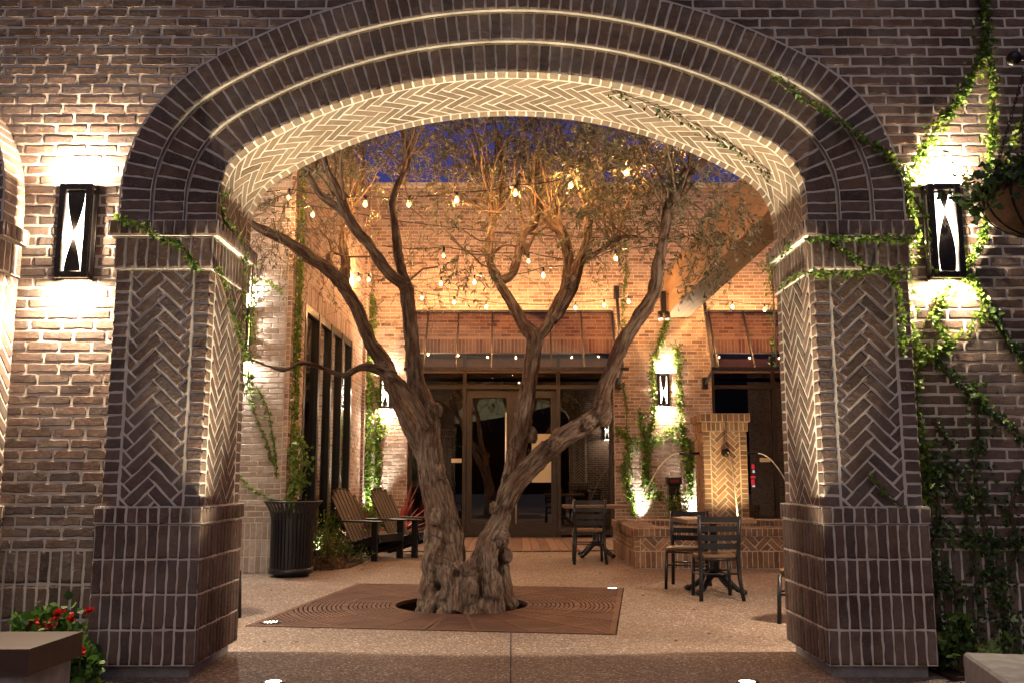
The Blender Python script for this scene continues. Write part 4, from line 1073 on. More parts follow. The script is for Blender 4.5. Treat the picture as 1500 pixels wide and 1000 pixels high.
# vines on the archway
vine('climbing_vine', 'ivy running along the front rings on the right shoulder of the arch', [[at(u, v, YR[2] - .012) for u, v in ((1128, 112), (1165, 140), (1195, 160), (1230, 180), (1262, 205), (1290, 222), (1312, 245), (1322, 262))]], NY, .03, 170, .013)
xr = 1.853
_g, _s = barrel_map(0, -1); _u = np.linspace(.64, .90, 14) * _s[-1]; _v = np.linspace(5.66, 5.92, 14)
vine('climbing_vine', 'thin ivy line across the right side of the herringbone soffit', [[tuple(p) for p in _g(_u, _v, np.full(14, .008)).tolist()]], (-.5, 0, -.86), .028, 90, .006, L_VDARK, .003)
vine('climbing_vine', 'ivy garland along the cap ledges of the right pier', [[at(u, v, Y_PIER - .06) for u, v in ((1178, 352), (1215, 350), (1255, 352), (1300, 352), (1330, 352))], [at(u, v, Y_PIER - .03) for u, v in ((1183, 400), (1215, 403), (1255, 400), (1295, 396), (1322, 402))], [at(u, v, Y_PIER - .03) for u, v in ((1215, 355), (1240, 372), (1258, 388), (1275, 398))], [at(u, v, Y_PIER - .03) for u, v in ((1300, 398), (1315, 430), (1318, 480), (1322, 520))]], NY, .032, 190, .014)
vine('climbing_vine', 'ivy trailing over the inner face of the right pier cap', [[atx(u, v, xr - .02) for u, v in ((1176, 350), (1158, 365), (1142, 378), (1132, 398), (1134, 430))], [atx(u, v, xr - .02) for u, v in ((1180, 398), (1160, 412), (1146, 424))], [(xr - .02, Y_REAR - .02, z) for z in (2.7, 2.4, 2.1, 1.9)]], (-1, 0, 0), .027, 100, .014)
vine('climbing_vine', 'ivy sprig low on the front of the right pier', [[at(u, v, Y_PIER - .014) for u, v in ((1268, 692), (1285, 710), (1302, 728), (1322, 742))]], NY, .028, 90, .01)
vine('climbing_vine', 'ivy slanting across the cap of the left pier', [[at(u, v, Y_PIER - .062) for u, v in ((172, 318), (190, 326), (212, 336), (230, 346))], [at(u, v, Y_PIER - .03) for u, v in ((238, 350), (262, 358), (274, 372), (284, 388), (292, 398))]], NY, .032, 170, .013)
vine('climbing_vine', 'long ivy strand hanging down the inner face of the left pier', [[atx(u, v, -xr + .02) for u, v in ((311, 393), (320, 410), (328, 432), (334, 458), (344, 490), (349, 515))], [atx(u, v, -xr + .02) for u, v in ((322, 275), (322, 300), (326, 322), (340, 345), (350, 368), (354, 400), (353, 450), (351, 500), (354, 545), (356, 580))], [(-xr + .03, Y_REAR - .03, z) for z in (2.62, 2.3, 2.0, 1.75)]], (1, 0, 0), .027, 120, .011)
# courtyard vines
vine('climbing_vine', 'twin ivy columns on the left corner pilaster above the bin', [[(XL + .08, YA + .06, z) for z in (5.4, 4.6, 3.6, 2.6, 1.6, .6, .1)], [(XL + .08, YA + .22, z) for z in (5.2, 4.4, 3.4, 2.4, 1.4, .4)], [(XL + .03, YA + .42, z) for z in (4.2, 3.2, 2.2, 1.2, .3)]], (1, 0, 0), .05, 130, .035, hang=.4)
vine('climbing_vine', 'bushy ivy spilling above the litter bin', [[at(u, v, YA - .02) for u, v in ((428, 655), (436, 690), (430, 720), (424, 750))], [at(u, v, YA - .02) for u, v in ((440, 640), (448, 680), (440, 720))]], NY, .05, 200, .06, L_VINE)
vine('climbing_vine', 'ivy arcs looping across the left corner wall', [[at(u, v, YA - .015) for u, v in ((352, 412), (380, 410), (402, 418), (414, 432))], [at(u, v, YA - .015) for u, v in ((372, 440), (366, 480), (364, 540), (372, 600), (388, 640), (402, 680))], [at(u, v, YA - .015) for u, v in ((350, 695), (368, 715), (388, 725), (404, 735))], [at(u, v, YA - .015) for u, v in ((376, 565), (392, 600), (402, 650), (406, 700))]], NY, .036, 90, .018)
vine('climbing_vine', 'lit green ivy column in the far left corner of the courtyard', [[(XL + .10, YB - .16, z) for z in (4.6, 3.6, 2.6, 1.6, .8, .2)], [(XL + .25, YB - .03, z) for z in (2.9, 2.2, 1.4, .6, .1)], [(XL + .05, YB - .35, z) for z in (3.6, 2.6, 1.6, .8)]], (.5, -.85, 0), .06, 190, .05)
vine('climbing_vine', 'ivy arc curving under the half hidden rear sconce', [[at(u, v, YB - .02) for u, v in ((566, 625), (560, 640), (545, 655), (536, 675))]], NY, .05, 80, .02)
vine('climbing_vine', 'ivy climbing the back wall around the lit sconce', [[at(u, v, YB - .02) for u, v in ((978, 470), (966, 500), (958, 530), (955, 560), (958, 600), (950, 640), (946, 680), (952, 730))], [at(u, v, YB - .02) for u, v in ((990, 500), (994, 540), (996, 580), (998, 620), (1004, 660), (1008, 700))], [at(u, v, YB - .02) for u, v in ((902, 625), (918, 640), (935, 652), (952, 648), (970, 640), (985, 628), (1002, 625))], [at(u, v, YB - .02) for u, v in ((935, 600), (940, 630), (948, 650), (946, 700), (968, 730))], [at(u, v, YB - .02) for u, v in ((922, 650), (916, 690), (922, 730), (928, 752))], [at(u, v, YB - .02) for u, v in ((985, 640), (1010, 650), (1012, 690), (1008, 730))]], NY, .06, 170, .06)
vine('climbing_vine', 'faint ivy threads on the wall between the canopies', [[at(u, v, YB - .02) for u, v in ((915, 345), (917, 400), (912, 450), (910, 520))], [at(u, v, YB - .02) for u, v in ((982, 440), (975, 470), (968, 495))], [at(u, v, YB - .02) for u, v in ((912, 560), (918, 600), (916, 640))]], NY, .05, 70, .03)

# ------------------------------------------------------------------ fountain: basin, pillar, spouts
FX0, FX1, FY0, FY1 = 1.555, 5.6, 11.83, 14.30
ft = thing('brick_fountain', 'low brick fountain basin with a herringbone pillar and arcing water jets', 'fountain', (FX0, FY0, 0))
O = (FX0, FY0, 0)
mb = MB(); TK = .36
def basin_pat(a, b, z0, z1):
    e = .07
    return grid_polys(a - .002, b + .002, 0, .215, .0677, .2) + [rect(a - .002, a + e, .215 + i * .06, .275 + i * .06) for i in range(3)] + [rect(b - e, b + .002, .215 + i * .06, .275 + i * .06) for i in range(3)] + herring(a + e, b - e, .217, .395, W=.075) + []
kwf = dict(joint=.011, hb=.006)
for f_, (x0, x1, y0, y1) in (('FRLB', (FX0, FX1, FY0, FY0 + TK)), ('FRLB', (FX0, FX1, FY1 - TK, FY1))):
    box_faces(mb, x0, x1, y0, y1, 0, .395, basin_pat, f_, **kwf)
    box_faces(mb, x0 - .02, x1 + .02, y0 - .02, y1 + .02, .396, .50, lambda a, b, z0, z1: grid_polys(a, b, z0, z1, .0677, .11), f_, **kwf)
    bricks(mb, grid_polys(x0 - .02, x1 + .02, y0 - .02, y1 + .02, .0677, .2), uZ(.50), **kwf)
for x0, x1, f_ in ((FX0 + .001, FX0 + TK, 'LR'), (FX1 - TK, FX1 - .001, 'LR')):
    box_faces(mb, x0, x1, FY0 + TK + .022, FY1 - TK - .022, 0, .395, lambda a, b, z0, z1: grid_polys(a, b, 0, .2, .19, .2) + grid_polys(a, b, .2, .395, .2, .0677), f_, **kwf)
    box_faces(mb, x0 - .02, x1 + .02, FY0 + TK + .022, FY1 - TK - .022, .396, .50, lambda a, b, z0, z1: grid_polys(a, b, z0, z1, .2, .11), f_, **kwf)
    bricks(mb, grid_polys(x0 - .02, x1 + .02, FY0 + TK + .022, FY1 - TK - .022, .2, .0677), uZ(.50), **kwf)
mb.build('basin', [BR_FOUNT, MORT_F], ft, O)
mb = MB(); mb.add([(FX0 + TK, FY0 + TK, .40), (FX1 - TK, FY0 + TK, .40), (FX1 - TK, FY1 - TK, .40), (FX0 + TK, FY1 - TK, .40)], [[0, 1, 2, 3]]); mb.build('water', M_WATER, ft, O)
mb = MB(); mb.box(FX0 + TK, FX1 - TK, FY0 + TK, FY1 - TK, .02, .06); mb.build('pool_floor', M_DARK, ft, O)
PX0, PX1, PY0, PY1 = 2.80, 3.43, 13.45, 14.08
mb = MB()
def pil_pat(a, b, z0, z1):
    e = .10; n = round((z1 - z0) / .0677); c = (z1 - z0) / n; o = []
    for i in range(n): o += [rect(a - .004, a + e, z0 + i * c, z0 + (i + 1) * c), rect(b - e, b + .004, z0 + i * c, z0 + (i + 1) * c)]
    return o + herring(a + e + .006, b - e - .006, z0, z1)
box_faces(mb, PX0, PX1, PY0, PY1, .56, 1.80, pil_pat, det=0, joint=.012)
box_faces(mb, PX0 - .05, PX1 + .05, PY0 - .05, PY1 + .05, .1, .555, lambda a, b, z0, z1: grid_polys(a, b, z0, z1, .0677, .15), det=0)
box_faces(mb, PX0 - .02, PX1 + .02, PY0 - .02, PY1 + .02, 1.804, 1.935, lambda a, b, z0, z1: grid_polys(a, b, z0, z1, .0677, .13), det=0)
box_faces(mb, PX0 - .05, PX1 + .05, PY0 - .05, PY1 + .05, 1.939, 2.06, lambda a, b, z0, z1: grid_polys(a, b, z0, z1, .085, .12), det=0)
mb.build('pillar', [BR_FOUNT, MORT_F], ft, O)
cx_, cy_ = (PX0 + PX1) / 2, (PY0 + PY1) / 2; zs = 1.49
mb = MB(); mb.tube([(PX0 - .005, cy_, zs), (PX0 - .30, cy_, zs)], .022, 10); s1 = mb.build('spout', M_BRONZE, ft, O)
mb = MB(); mb.tube([(PX1 + .005, cy_, zs), (PX1 + .24, cy_, zs)], .022, 10); mb.build('spout', M_BRONZE, ft, O)
mb = MB(); mb.tube([(cx_, PY0 - .005, zs), (cx_, PY0 - .16, zs)], .024, 10); mb.lathe([(.062, 0), (.06, .02), (.03, .03)], 20, (0, 0, 0)); 
n0 = len(mb.v) - 60
for i in range(n0, len(mb.v)):
    p = mb.v[i]; mb.v[i] = (cx_ + p[0], PY0 - .01 - p[2] * 2, zs + p[1])
mb.build('spout', M_BRONZE, ft, O)
def jet(p, d, reach, name='water_jet'):
    b = MB(); n = 22; pts = []
    for i in range(n + 1):
        t = i / n; pts.append((p[0] + d[0] * reach * t, p[1] + d[1] * reach * t, p[2] - (p[2] - .40) * t ** 2))
    b.tube(pts, [.008 + .002 * math.sin(i * 2.1) for i in range(n + 1)], 7); b.build(name, M_STREAM, ft, O)
jet((PX0 - .30, cy_, zs), (-1, -.2), .72); jet((PX1 + .24, cy_, zs), (1, -.2), .62); jet((cx_, PY0 - .16, zs), (.1, -1), .35)
light('pool_light', 'SPOT', (cx_ - O[0], PY0 - .60 - O[1], .44), 140, (1, .72, .34), ft, (pi - .42, 0, 0), spot_size=1.7, spot_blend=.9, shadow_soft_size=.06)

# dark bollard in the planting behind the basin
t = thing('bollard_light', 'dark bollard with a red topped cap among the ivy by the fountain', 'bollard', at(988, 752, 16.9)[:2] + (0,))
b = MB(); b.box(-.11, .11, -.1, .1, 0, 1.0, 0, None, .01)
for i in range(4): b.box(-.095 + i * .05, -.07 + i * .05, -.112, -.101, .05, .92)
b.build('body', M_BRONZE, t); b = MB(); b.box(-.13, .13, -.12, .12, 1.0, 1.14, 0, None, .01); b.build('cap', M_BLACK, t)
b = MB(); b.box(-.08, .08, -.128, -.121, 1.04, 1.10); b.build('lens', m_plain('red_lens', (.12, .012, .01), (.16, .016, .012), 9, .4), t)

# ------------------------------------------------------------------ furniture
def make_chair(label):
    t = thing('dining_chair', label, 'chair', (0, 0, 0), 0, 'black ladder back chairs')
    for s_ in (-1, 1):                                   # chair faces +y; back at -y
        b = MB(); b.tube([(s_ * .215, -.27, 0), (s_ * .195, -.205, .22), (s_ * .19, -.19, .42), (s_ * .20, -.205, .60), (s_ * .205, -.245, .84)], .021, 8); b.build('leg', M_BLACK, t)
        b = MB(); b.tube([(s_ * .195, .20, 0), (s_ * .185, .185, .41)], .019, 8); b.build('leg', M_BLACK, t)
    b = MB()
    for z, y in ((.535, -.197), (.62, -.21), (.71, -.222), (.805, -.238)):
        n = 10; vs = []
        for i in range(n + 1):
            x = -.195 + .39 * i / n; yy = y - .022 * (1 - (2 * i / n - 1) ** 2)
            vs += [(x, yy, z - .029), (x, yy, z + .029), (x, yy - .012, z + .029), (x, yy - .012, z - .029)]
        fs = []
        for i in range(n):
            for k in range(4): fs.append([4 * i + k, 4 * i + 4 + k, 4 * i + 4 + (k + 1) % 4, 4 * i + (k + 1) % 4])
        b.add(vs, fs)
    b.build('backrest', M_BLACK, t)
    b = MB()
    for s_ in (-1, 1): b.tube([(s_ * .19, .19, .24), (s_ * .195, -.205, .25)], .009, 6)
    b.tube([(-.19, .19, .26), (.19, .19, .26)], .009, 6); b.tube([(-.195, -.205, .26), (.195, -.205, .26)], .009, 6)
    for s_ in (-1, 1): b.tube([(s_ * .185, .18, .40), (s_ * .19, -.19, .40)], .011, 6)
    b.tube([(-.185, .18, .40), (.185, .18, .40)], .011, 6); b.tube([(-.19, -.19, .40), (.19, -.19, .40)], .011, 6)
    b.build('stretcher', M_BLACK, t)
    b = MB(); n = 28; pr = []
    for i in range(n):
        a = 2 * pi * i / n; c, s_ = math.cos(a), math.sin(a); e = .42
        pr.append((.205 * math.copysign(abs(c) ** e, c), .205 * math.copysign(abs(s_) ** e, s_)))
    vs = [(x * k, y * k + .005, z) for k, z in ((.95, .415), (1, .422), (1, .44), (.96, .45)) for x, y in pr]
    fs = [[i * n + k, i * n + (k + 1) % n, (i + 1) * n + (k + 1) % n, (i + 1) * n + k] for i in range(3) for k in range(n)] + [[3 * n + k for k in range(n)]]
    b.add(vs, fs); b.build('seat', M_WOODSEAT, t)
    return t
SCL = .93
def place(o, loc, rz): o.location = loc; o.rotation_euler = (0, 0, rz); o.scale = (SCL,) * 3
ch = make_chair('nearest ladder back chair with its back to us, at the wooden table'); place(ch, (1.955, 9.02, 0), .02)
c2 = dup(ch, (0, 0, 0), 0, 'ladder back chair on the far left of the wooden table, behind the nearest chair', 'black ladder back chairs'); place(c2, (1.83, 9.83, 0), pi - .38)
c3 = dup(ch, (0, 0, 0), 0, 'lone ladder back chair in front of the glass doors, left of the fountain', 'black ladder back chairs'); place(c3, (1.035, 12.62, 0), 0); c3.scale = (1.0,) * 3
c4 = dup(ch, (0, 0, 0), 0, 'ladder back chair mostly hidden behind the right pier', 'black ladder back chairs'); place(c4, (2.37, 7.50, 0), .9)
c5 = dup(ch, (0, 0, 0), 0, 'ladder back chair mostly hidden behind the left pier', 'black ladder back chairs'); place(c5, (-2.50, 7.80, 0), -.9)
def make_table(label, w, d, ztop=.74):
    t = thing('bistro_table', label, 'table', (0, 0, 0), 0, 'bistro tables with cast iron feet')
    b = MB(); b.box(-w / 2, w / 2, -d / 2, d / 2, ztop - .045, ztop, 0, None, .005); b.build('tabletop', M_WOODSEAT, t)
    b = MB(); b.lathe([(.11, .16), (.06, .20), (.045, .26), (.055, .32), (.04, .36), (.035, .5), (.035, .66), (.05, .68), (.16, .695)], 18); b.build('column', M_BLACK, t)
    for k in range(4):
        a = pi / 4 + k * pi / 2; c, s_ = math.cos(a), math.sin(a)
        f = MB(); f.tube([(c * r, s_ * r, z) for r, z in ((.03, .20), (.10, .17), (.18, .10), (.25, .05), (.31, .035))], [.045, .04, .03, .026, .024], 10); f.sphere((c * .31, s_ * .31, .03), .034, 6, sq=(1.2, 1.2, .88)); f.build('foot', M_BLACK, t)
    return t
tb = make_table('wooden bistro table with two chairs pulled up, right of the tree', .70, .62, .735); tb.location = (2.03, 9.40, 0); tb.rotation_euler = (0, 0, .06)
tb2 = make_table('thin topped bistro table behind the lone chair by the doors', .95, .6, .74); tb2.location = (1.22, 13.55, 0)

def make_adirondack(label):
    t = thing('adirondack_chair', label, 'chair', (0, 0, 0), 0, 'adirondack chairs')     # faces +y
    W = .28
    b = MB(); nsl = 7
    def Bk(x, s_): return (x, -.20 - s_ * .42, .30 + s_ * .72)
    for i in range(nsl):
        x = -W + .04 + i * (2 * W - .08) / (nsl - 1); q = abs(i - 3) / 3; top = .92 + .10 * (1 - q * q) - .06 * (q > .9)
        fan = 1 + .10
        p0 = Vector(Bk(x, -.08)); p1 = Vector(Bk(x * fan, top))
        b.bar(p0, p1, .068, .02, 0, (0, 1, .58)); 
        b.tube([p1 - Vector((0, .0, 0)), p1 + Vector((0, -.012, .02))], [.034, .02], 10)
    b.build('backrest', M_ADIR, t)
    b = MB()
    for s_ in (.25, .62): b.bar(Vector(Bk(-W, s_)) + Vector((0, -.03, -.01)), Vector(Bk(W, s_)) + Vector((0, -.03, -.01)), .07, .025, 0, (0, .5, 1))
    b.build('back_rail', M_BLACK, t)
    b = MB()
    for i in range(5):
        y = .30 - i * .105; z = .37 - i * .028
        b.box(-W, W, y - .046, y + .046, z - .01, z + .012)
    b.box(-W, W, .345, .37, .27, .385); b.build('seat', M_BLACK, t)
    for s_ in (-1, 1):
        b = MB(); b.bar((s_ * (W + .02), .36, .33), (s_ * (W + .02), -.62, .05), .028, .13); b.build('side_rail', M_BLACK, t)
        b = MB(); b.box(s_ * (W + .045) - .018, s_ * (W + .045) + .018, .24, .34, 0, .56); b.build('leg', M_BLACK, t)
        b = MB(); b.box(s_ * (W + .06) - .07, s_ * (W + .06) + .07, -.38, .40, .56, .585, 0, None, .006); b.build('armrest', M_BLACK, t)
    return t
a1 = make_adirondack('front adirondack chair of the pair, nearer the litter bin'); a1.location = (-1.98, 13.20, 0); a1.rotation_euler = (0, 0, math.radians(-118)); a1.scale = (.93,) * 3
a2 = dup(a1, (-1.50, 13.75, 0), math.radians(-116), 'rear adirondack chair of the pair, next to the red leaved plant')

# ------------------------------------------------------------------ litter bin
BX, BY = -2.58, 10.95
t = thing('litter_bin', 'round black slatted metal litter bin with a flared rim', 'litter bin', (BX, BY, 0))
R0 = .245
for nm, pr in (('base_ring', [(R0 - .02, .03), (R0 + .012, .035), (R0 + .012, .10), (R0 - .01, .10)]), ('rim', [(.325, .845), (.338, .853), (.338, .865), (.318, .868)])):
    b = MB(); b.lathe(pr, 40); b.build(nm, M_BLACK, t)
b = MB(); b.lathe([(R0 - .03, .06), (R0 - .025, .70), (R0 - .03, .72)], 32); b.lathe([(0.001, .0), (R0 - .04, 0), (R0 - .04, .05)], 32); b.build('liner', M_BLACK, t)
b = MB(); ns = 36
for k in range(ns):
    a = 2 * pi * k / ns; c, s_ = math.cos(a), math.sin(a); tx, ty = -s_, c; hw = .0145
    pr = [(R0, .07), (R0 + .002, .55), (R0 + .004, .66), (R0 + .022, .74), (R0 + .05, .80), (R0 + .088, .85)]
    vs = [(c * r + tx * e * hw, s_ * r + ty * e * hw, z) for r, z in pr for e in (-1, 1)] + [(c * (r - .006) + tx * e * hw, s_ * (r - .006) + ty * e * hw, z) for r, z in pr for e in (-1, 1)]
    n = len(pr); fs = [[2 * i + 1, 2 * i, 2 * i + 2, 2 * i + 3] for i in range(n - 1)] + [[2 * n + 2 * i, 2 * n + 2 * i + 1, 2 * n + 2 * i + 3, 2 * n + 2 * i + 2] for i in range(n - 1)]
    fs += [[2 * i, 2 * n + 2 * i, 2 * n + 2 * i + 2, 2 * i + 2] for i in range(n - 1)] + [[2 * i + 1, 2 * i + 3, 2 * n + 2 * i + 3, 2 * n + 2 * i + 1] for i in range(n - 1)]
    b.add(vs, fs)
b.build('slats', M_BLACK, t)

# ------------------------------------------------------------------ planting
mb = MB(); n = 24
pts = [(-2.79, 11.62), (-2.35, 11.55), (-2.05, 11.9), (-2.0, 12.6), (-2.5, 13.4), (-2.75, 13.6), (-2.79, 17.4)]
mb.add([(x, y, .03) for x, y in pts] + [(x, y, 0) for x, y in pts], [list(range(7))] + [[i, i + 7, (i + 1) % 7 + 7, (i + 1) % 7] for i in range(7)])
o = mb.build('planting_soil', M_SOIL); o['kind'] = 'structure'
mb = MB(); mb.box(1.96, 3.8, 14.34, YB - .01, 0, .06); o = mb.build('planting_soil', M_SOIL); o['kind'] = 'structure'
def shrub(label, c, r, h, n, mat, leaf, tmpl=T_LANCE, name='shrub', cat='shrub', dome=.6):
    t = thing(name, label, cat, c); SB = MB(); LB = MB(); ns = max(6, n // 26)
    for k in range(ns):
        a = rng.uniform(0, 2 * pi); rr = r * math.sqrt(rng.uniform(0, 1)); hh = h * (1 - dome * (rr / r) ** 2) * rng.uniform(.7, 1.1)
        p = np.array([(0, 0, 0), (rr * .4 * math.cos(a), rr * .4 * math.sin(a), hh * .5), (rr * math.cos(a), rr * math.sin(a), hh)]); SB.tube(p, [.008, .006, .003], 5, cap=False)
        m = n // ns; q = rng.uniform(.3, 1.05, m)[:, None]
        pos = p[1] * (1 - q) + p[2] * q + rng.normal(size=(m, 3)) * r * .16; pos[:, 2] = np.maximum(pos[:, 2], .01)
        D = unit(rng.normal(size=(m, 3)) + (p[2] - p[1]) / max(np.linalg.norm(p[2] - p[1]), 1e-3) * .7); L = leaf * rng.uniform(.6, 1.3, m)
        leaves(LB, pos, D, rvec(m), L, L * (.35 if tmpl is T_LANCE else .9), tmpl)
    SB.build('stem', M_STEM, t); LB.build('foliage', mat, t); return t
shrub('low yellow green shrub in the bed beside the litter bin', (-2.42, 12.0, .02), .34, .42, 700, L_SHRUB, .05)
shrub('small dark leafed shrub at the edge of the bed before the adirondacks', (-2.14, 12.35, .02), .24, .26, 420, L_VDARK, .045)
shrub('leafy shrub under the tall dark windows on the left', (-2.55, 13.3, .02), .35, .62, 700, L_VINE, .06)
shrub('bright shrub at the foot of the far left ivy column', (-2.45, 15.6, .02), .35, .8, 600, L_VINE, .06)
shrub('low brown groundcover spilling from the bed onto the paving', (-2.3, 11.72, .01), .26, .12, 420, L_DRY, .04)
shrub('wispy yellow green shrub behind the fountain basin', (3.02, 16.6, .05), .3, .95, 420, L_SHRUB, .08)
def blades(label, c, n, L, mat, name, cat, w=.035):
    t = thing(name, label, cat, c); LB = MB()
    for i in range(n):
        a = rng.uniform(0, 2 * pi); el = rng.uniform(.15, 1.35); l = L * rng.uniform(.6, 1.1); k = 6
        d = np.array([math.cos(a) * math.cos(el), math.sin(a) * math.cos(el), math.sin(el)]); p = np.array([0, 0, .08]) + d * .03; side = unit(np.cross(d, [0, 0, 1.0])); vs = []
        for j in range(k + 1):
            s_ = j / k; ww = w * (.55 + .9 * s_) * (1 - s_) ** .6 * .9 + .002
            vs += [tuple(p - side * ww), tuple(p + side * ww)]; d = unit(d + np.array([0, 0, -.10])); p = p + d * l / k
        LB.add(vs, [[2 * j, 2 * j + 1, 2 * j + 3, 2 * j + 2] for j in range(k)])
    LB.build('foliage', mat, t); b = MB(); b.tube([(0, 0, 0), (0, 0, .12)], .03, 8); b.build('stem', M_STEM, t); return t
blades('spiky red cordyline behind the adirondack chairs', (-1.98, 16.2, .01), 75, .95, L_CORD, 'cordyline', 'plant')
blades('smaller red cordyline below the dark windows behind the bin', (-2.45, 14.4, .02), 34, .75, L_CORD, 'cordyline', 'plant')

# red geraniums at lower left
def geranium(label, c, r, h, n, blooms):
    t = shrub(label, c, r, h, n, L_GER, .042, T_ROUND, 'geranium', 'flower')
    for (dx, dy, dz, rr) in blooms:
        b = MB(); m = 26; pos = rng.normal(size=(m, 3)) * rr * .27 + np.array([dx, dy, dz]); leaves(b, pos, rvec(m), rvec(m), .019, .018, T_ROUND)
        f = b.build('bloom', L_RED, t); b = MB(); b.tube([(dx * .6, dy * .6, .05), (dx, dy, dz)], .003, 5); b.build('stalk', M_STEM, f)
gc = at(95, 975, 5.35)
def gb(u, v, Y, r, c): p = at(u, v, Y); return (p[0] - c[0], p[1] - c[1], p[2] - c[2], r)
c0 = (-2.66, 5.42, .0); geranium('bushy red geranium against the wall behind the wooden bench', c0, .25, .36, 1500, [gb(50, 911, 5.3, .045, c0), gb(72, 913, 5.3, .045, c0), gb(85, 897, 5.35, .042, c0), gb(105, 904, 5.35, .025, c0), gb(131, 893, 5.4, .03, c0), gb(44, 916, 5.3, .035, c0)])
c1 = (-2.40, 5.16, .0); geranium('small red geranium low at the foot of the left pier', c1, .15, .22, 600, [gb(120, 954, 5.1, .028, c1)])
mb = MB(); mb.box(-4.0, -2.44, 4.6, Y_WALL - .03, 0, .02); mb.box(-2.44, -2.28, 4.9, 5.36, 0, .016); o = mb.build('planting_soil', M_SOIL); o['kind'] = 'structure'
mb = MB(); mb.box(2.5, 5.0, 5.42, Y_WALL - .03, 0, .02); o = mb.build('planting_soil', M_SOIL); o['kind'] = 'structure'
shrub('sparse purple tinged undergrowth at the foot of the right wall', (3.0, 5.5, .02), .3, .35, 260, L_VDARK, .06)
shrub('dark leafy clump at the outer foot of the right pier', (2.62, 5.56, .02), .14, .30, 300, L_VDARK, .055, T_IVY)

# leaf litter on the paving and the grate
LB = MB(); n = 80
lp = np.stack([rng.uniform(-2.6, 2.4, n), 6.6 + 7 * rng.uniform(0, 1, n) ** 1.3, np.full(n, .009)], 1)
leaves(LB, lp, np.stack([rng.normal(size=n), rng.normal(size=n), np.full(n, .05)], 1), np.array([0, 0, 1.0]) + rng.normal(size=(n, 3)) * .15, rng.uniform(.025, .045, n), rng.uniform(.008, .013, n))
o = LB.build('fallen_leaves', L_DRY); o['kind'] = 'stuff'
# wooden topped bench, lower left
zb = .40
q0 = atz(122, 924, zb); q1 = atz(43, 950, zb)
t = thing('bench', 'dark wooden slab on a concrete base at the lower left corner', 'bench', (q1[0], q1[1], 0))
ax = Vector((q0[0] - q1[0], q0[1] - q1[1])).normalized(); ay = Vector((-1, -.02)).normalized(); LA = (Vector(q0[:2]) - Vector(q1[:2])).length
def bq(a, b, z): p = ax * a + ay * b; return (p.x, p.y, z)
b = MB()
def slab(b, a0, a1, b0, b1, z0, z1):
    vs = [bq(a0, b0, z0), bq(a1, b0, z0), bq(a1, b1, z0), bq(a0, b1, z0), bq(a0, b0, z1), bq(a1, b0, z1), bq(a1, b1, z1), bq(a0, b1, z1)]
    b.add(vs, [[3, 2, 1, 0], [4, 5, 6, 7], [0, 1, 5, 4], [1, 2, 6, 5], [2, 3, 7, 6], [3, 0, 4, 7]])
slab(b, 0, LA, 0, 1.6, zb - .115, zb); b.build('slab', M_BENCH, t)
b = MB(); slab(b, .03, LA - .03, .035, 1.57, 0, zb - .117); b.build('base', M_CONC, t)
# concrete block, lower right
zc = .30; k0 = atz(1410, 954, zc)
b = MB(); b.box(0, 1.6, -1.3, 0, 0, zc, 0, None, .012); o = b.build('concrete_block', M_CONC); o.location = (k0[0], k0[1], 0); o.rotation_euler = (0, 0, math.radians(-12)); tag(o, 'low grey concrete block at the lower right corner', 'concrete block')

# hanging basket with bracket
HBk = Vector((2.80, 4.75, 2.42))
t = thing('hanging_basket', 'coir lined hanging basket with trailing leaves at the right edge', 'hanging basket', HBk)
R = .26
b = MB(); b.lathe([(R * math.sin(a), .26 - R * math.cos(a) * 1.0) for a in np.linspace(.05, pi / 2, 9)] + [(R - .02, .27)], 28); b.build('bowl', M_COIR, t)
b = MB()
for k in range(10):
    a = 2 * pi * k / 10; b.tube([((R + .006) * math.sin(p) * math.cos(a), (R + .006) * math.sin(p) * math.sin(a), .26 - (R + .006) * math.cos(p)) for p in np.linspace(.1, pi / 2, 8)], .004, 5)
b.tube([((R + .006) * math.cos(x), (R + .006) * math.sin(x), .265) for x in np.linspace(0, 2 * pi, 33)], .006, 6); b.build('wire_frame', M_BRONZE, t)
top = np.array((.03, 0, .98))
for k in range(3):
    a = pi + .25 + k * 2 * pi / 3; p0 = np.array((R * math.cos(a), R * math.sin(a), .265)); L = np.linalg.norm(top - p0); m = int(L / .024); b = MB(); d = (top - p0) / L
    e1 = unit(np.cross(d, [0, 1, .3])); e2 = np.cross(d, e1)
    for i in range(m):
        c_ = p0 + d * (L * (i + .5) / m); s_ = e1 if i % 2 else e2
        b.tube([c_ + d * .017 * math.cos(x) + s_ * .008 * math.sin(x) for x in np.linspace(0, 2 * pi, 9)], .0028, 4, cap=False)
    b.build('chain', M_BRONZE, t)
LB = MB(); n = 520
pos = rng.normal(size=(n, 3)) * np.array([.17, .17, .06]) + np.array([0, 0, .31]); ang = rng.uniform(0, 2 * pi, 240)
trail = np.stack([(R + .03) * np.cos(ang), (R + .03) * np.sin(ang), .28 - np.abs(rng.normal(size=240)) * .07], 1) + rng.normal(size=(240, 3)) * .02
pos = np.concatenate([pos, trail]); n = len(pos); leaves(LB, pos, unit(rng.normal(size=(n, 3)) + np.array([0, 0, -.3])), unit(rng.normal(size=(n, 3)) * .6 + np.array([0, -.5, .7])), rng.uniform(.03, .065, n), rng.uniform(.03, .055, n), T_IVY)
LB.build('foliage', L_VDARK, t)
PXp = HBk.x + .62; HH = HBk.z + 1.0
t = thing('lamp_post', 'dark post with a side arm carrying the hanging basket, just past the right edge', 'post', (PXp, HBk.y, 0))
b = MB(); b.tube([(0, 0, 0), (0, 0, HH + .3)], .045, 14); b.build('pole', M_BRONZE, t)
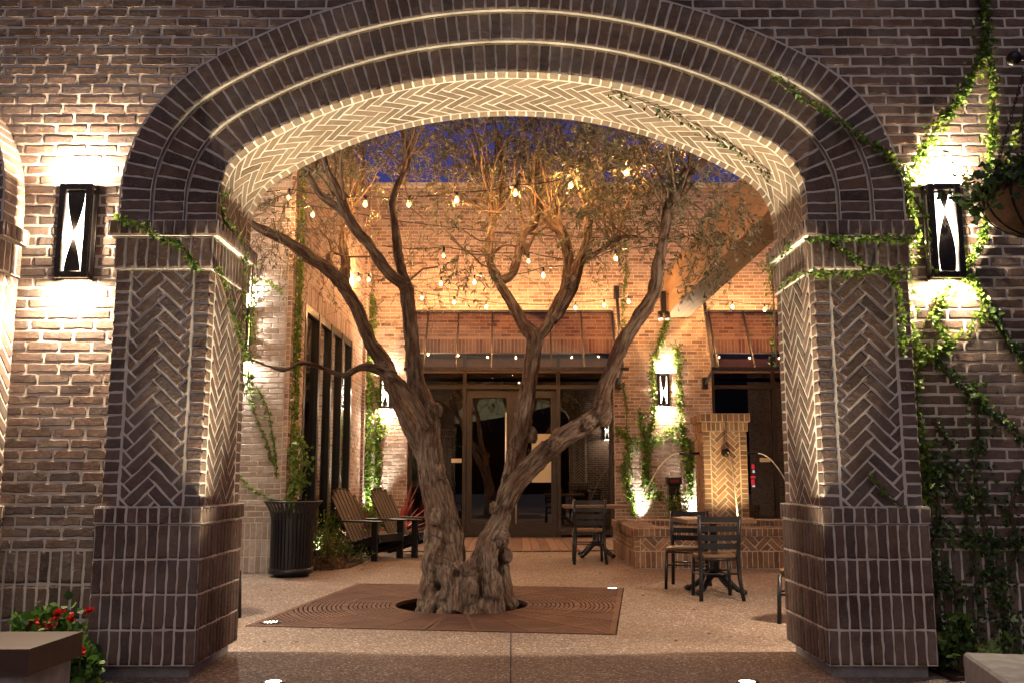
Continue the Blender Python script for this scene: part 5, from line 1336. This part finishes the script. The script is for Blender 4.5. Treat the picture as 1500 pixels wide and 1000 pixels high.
b = MB(); b.tube([(0, 0, HH), (-.62, 0, HH - .0)], .014, 8); b.tube([(0, 0, HH - .25), (-.25, 0, HH - .1), (-.45, 0, HH)], .01, 8); b.build('arm', M_BRONZE, t)
b = MB(); b.sphere((-.66, 0, HH), .04, 8); b.build('ball_end', M_BRONZE, t)

# ------------------------------------------------------------------ world and render settings
w = bpy.data.worlds.new('World'); sc.world = w; w.use_nodes = True
nt = w.node_tree; nt.nodes.clear()
out = nt.nodes.new('ShaderNodeOutputWorld'); bg = nt.nodes.new('ShaderNodeBackground')
sky = nt.nodes.new('ShaderNodeTexSky'); sky.sky_type = 'NISHITA'; sky.sun_disc = False
sky.sun_elevation = math.radians(-1.5); sky.sun_rotation = math.radians(180)
mx = nt.nodes.new('ShaderNodeMix'); mx.data_type = 'RGBA'; mx.blend_type = 'MULTIPLY'; mx.inputs[0].default_value = 1
nt.links.new(sky.outputs[0], mx.inputs[6]); mx.inputs[7].default_value = (.30, .34, 1.3, 1)
tcw = nt.nodes.new('ShaderNodeTexCoord'); sx = nt.nodes.new('ShaderNodeSeparateXYZ'); nt.links.new(tcw.outputs['Generated'], sx.inputs[0])
rp = nt.nodes.new('ShaderNodeValToRGB'); rp.color_ramp.elements[0].position = .10; rp.color_ramp.elements[0].color = (.03, .03, .04, 1); rp.color_ramp.elements[1].position = .42; rp.color_ramp.elements[1].color = (1, 1, 1, 1)
nt.links.new(sx.outputs[2], rp.inputs[0])
m2 = nt.nodes.new('ShaderNodeMix'); m2.data_type = 'RGBA'; m2.blend_type = 'MULTIPLY'; m2.inputs[0].default_value = 1
nt.links.new(mx.outputs[2], m2.inputs[6]); nt.links.new(rp.outputs[0], m2.inputs[7]); nt.links.new(m2.outputs[2], bg.inputs[0]); bg.inputs[1].default_value = SKY_STRENGTH = 0.8
nt.links.new(bg.outputs[0], out.inputs[0])
# last glow of dusk from behind the camera
sun = light('sun', 'SUN', (0, -10, 12), .58, (1.0, .82, .46), None, (math.radians(52), 0, math.radians(-8)), angle=math.radians(70))

sc.view_settings.view_transform = 'Standard'; sc.view_settings.look = 'None'; sc.view_settings.exposure = 0; sc.view_settings.gamma = 1
sc.render.engine = 'CYCLES'
c = sc.cycles; c.use_denoising = True; c.sample_clamp_indirect = 4; c.sample_clamp_direct = 0; c.max_bounces = 7; c.transparent_max_bounces = 12; c.caustics_reflective = False; c.caustics_refractive = False
try: c.denoiser = 'OPENIMAGEDENOISE'
except Exception: pass
